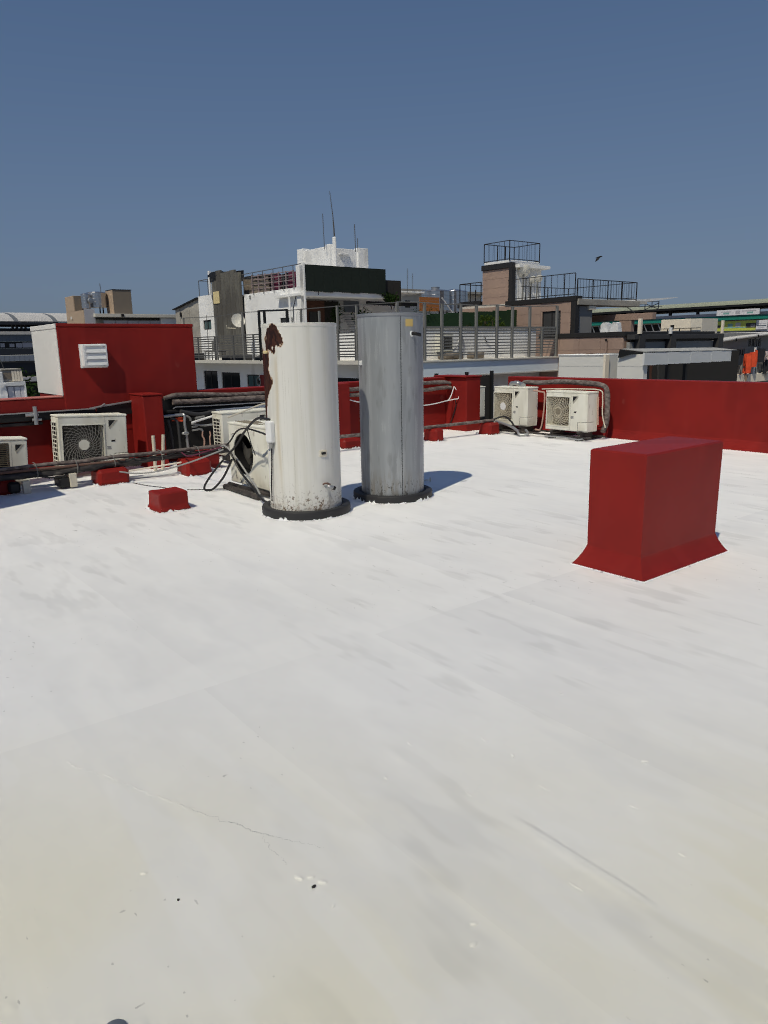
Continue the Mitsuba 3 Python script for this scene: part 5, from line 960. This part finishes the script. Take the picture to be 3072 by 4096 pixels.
put(k, 'dark_opening', box(5.97, 6.2, 29.98, 29.998, .66, .90), 'm_taupe'); put(k, 'lid', box(5.88, 6.58, 29.95, 31.02, .985, 1.03, .01), 'm_conc')
put(k, 'shelf', box(5.9, 6.65, 29.9, 31, .41, .555, .01), 'm_plastic'); put(k, 'body', box(5.95, 6.6, 30, 31, -12, .40), 'm_greymark')
for x in (6.05, 6.27, 6.47): put(k, 'sheet', box(x, x + .18, 29.96, 29.995, -1, .38, .004), 'm_banner')
put(k, 'left_part', box(4.9, 5.92, 29.9, 31, -12, .93, .02), 'm_plastic'); put(k, 'post', bar((6.63, 29.93, -1), (6.63, 29.93, .5), .05), 'm_white')
put(k, 'torn_edge', wobble(sub(box(5.7, 5.98, 29.85, 29.89, -.6, .5), .1), .06, 4), 'm_white', smooth=40)
antenna('thin slanting rod on the whitish shack at the left frame edge', [(6.05, 30.2, 1.02), (5.95, 30.2, 1.4)], .012)
w = thing('tank_building', 'beige and brown rooftop blocks, lit and shaded faces coloured in, carrying steel tanks, behind the tall red box', 'building')
put(w, 'left_block', box(13.57, 14.2, 45, 48.4, -12, 3.98), 'm_beige'); put(w, 'left_tower', box(13.57, 14.15, 46.72, 48.38, 3.981, 4.88, .01), 'm_beige'); put(w, 'tower_shaded_face', box(13.62, 14.15, 46.70, 46.719, 3.981, 4.87), 'm_taupe')  # taupe sheet on the tower paints in the shade of that face
put(w, 'grey_block', box(13.60, 14.2, 44.96, 44.999, -12, 4.05), 'm_greymark'); put(w, 'lamp', lathe([(.001, 3.55), (.05, 3.55), (.05, 3.68), (.001, 3.7)], (13.53, 47.3), 12), 'm_plastic')
put(w, 'right_tower', box(15.36, 16.45, 45, 46.25, 3.78, 5.15), 'm_taupe'); put(w, 'right_tower_lit_face', box(15.345, 15.358, 45.01, 46.24, 3.78, 5.14), 'm_beige'); put(w, 'right_tower_cap', box(15.33, 16.48, 44.97, 46.28, 5.151, 5.19), 'm_trim')  # body coloured as in shade, thin beige sheet coloured as sunlit
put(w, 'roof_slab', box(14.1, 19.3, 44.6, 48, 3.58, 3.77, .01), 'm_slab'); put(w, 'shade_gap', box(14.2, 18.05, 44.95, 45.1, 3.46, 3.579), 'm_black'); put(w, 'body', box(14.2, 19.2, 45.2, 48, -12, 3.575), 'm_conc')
for i in range(5): put(w, 'parapet_panel', box(14.65 + i * .7, 15.32 + i * .7, 44.9, 45.0, 2.8, 3.40, .01), 'm_greymark')
put(w, 'white_end', box(18.1, 19.2, 44.8, 45.1, 2, 3.55), 'm_white'); put(w, 'drain', box(15.6, 15.75, 44.55, 44.598, 3.6, 3.76), 'm_black')
steel_tank('large stainless steel tank between the beige blocks behind the tall red box', (14.75, 46.1), .56, 4.18, 5.02, lid=False)
steel_tank('smaller stainless steel tank half hidden left of the one behind the tall red box', (13.95, 45.6), .25, 4.1, 4.88, lid=False)
solo('floodlight', 'round pale lamp head in front of the large steel tank behind the tall red box', 'lamp', xf(lathe([(.001, -.03), (.17, -.03), (.15, .05), (.001, .06)], n=20), place(14.1, 45.2, 4.52, 20) @ trimesh.transformations.rotation_matrix(math.pi / 2, [1, 0, 0])), 'm_galv', smooth=40)
antenna('thin pale mast above the large steel tank behind the tall red box', [(14.95, 45.8, 5.0), (14.92, 45.8, 5.55)], .02)

# ---- bird
k = thing('bird', 'small black bird flying in the sky at right', 'bird')
bx_, by_, bz_ = 34.55, 25.0, 6.03
def bird_body():
    S = [((0, 0, 0), .035), ((.11, .0, .02), .055), ((.22, 0, .05), .04), ((.28, 0, .055), .025), ((-.14, 0, -.03), .012)]
    sph = []
    for c, r in S: s = trimesh.creation.icosphere(1, r); s.apply_translation(c); sph.append(s)
    parts = [trimesh.convex.convex_hull(np.vstack([sph[a].vertices, sph[b].vertices])) for a, b in ((0, 1), (1, 2), (2, 3), (0, 4))]
    wing1 = prism([(.16, 0), (.02, .0), (-.06, -.10), (-.14, -.34), (-.04, -.30), (.10, -.16)], 'y', -.01, .01)
    w1 = xf(wing1, trimesh.transformations.rotation_matrix(math.radians(-35), [1, 0, 0])); w2 = xf(wing1, trimesh.transformations.rotation_matrix(math.radians(75), [1, 0, 0]))
    return cat_(parts), w1, w2
bb, w1, w2 = bird_body(); MB = place(bx_, by_, bz_, -60) @ np.diag([.8, .8, .8, 1.0])
put(k, 'body', xf(bb, MB), 'm_bird', smooth=50); put(k, 'wing', xf(w1, MB), 'm_bird'); put(k, 'wing', xf(w2, MB), 'm_bird')
k = thing('bird', 'tiny black bird at the right frame edge, far up in the sky', 'bird')
MB = place(60.8, 24.0, 17.9, -20)
put(k, 'body', xf(bb, MB), 'm_bird', smooth=50); put(k, 'wing', xf(w1, MB), 'm_bird'); put(k, 'wing', xf(w2, MB), 'm_bird')
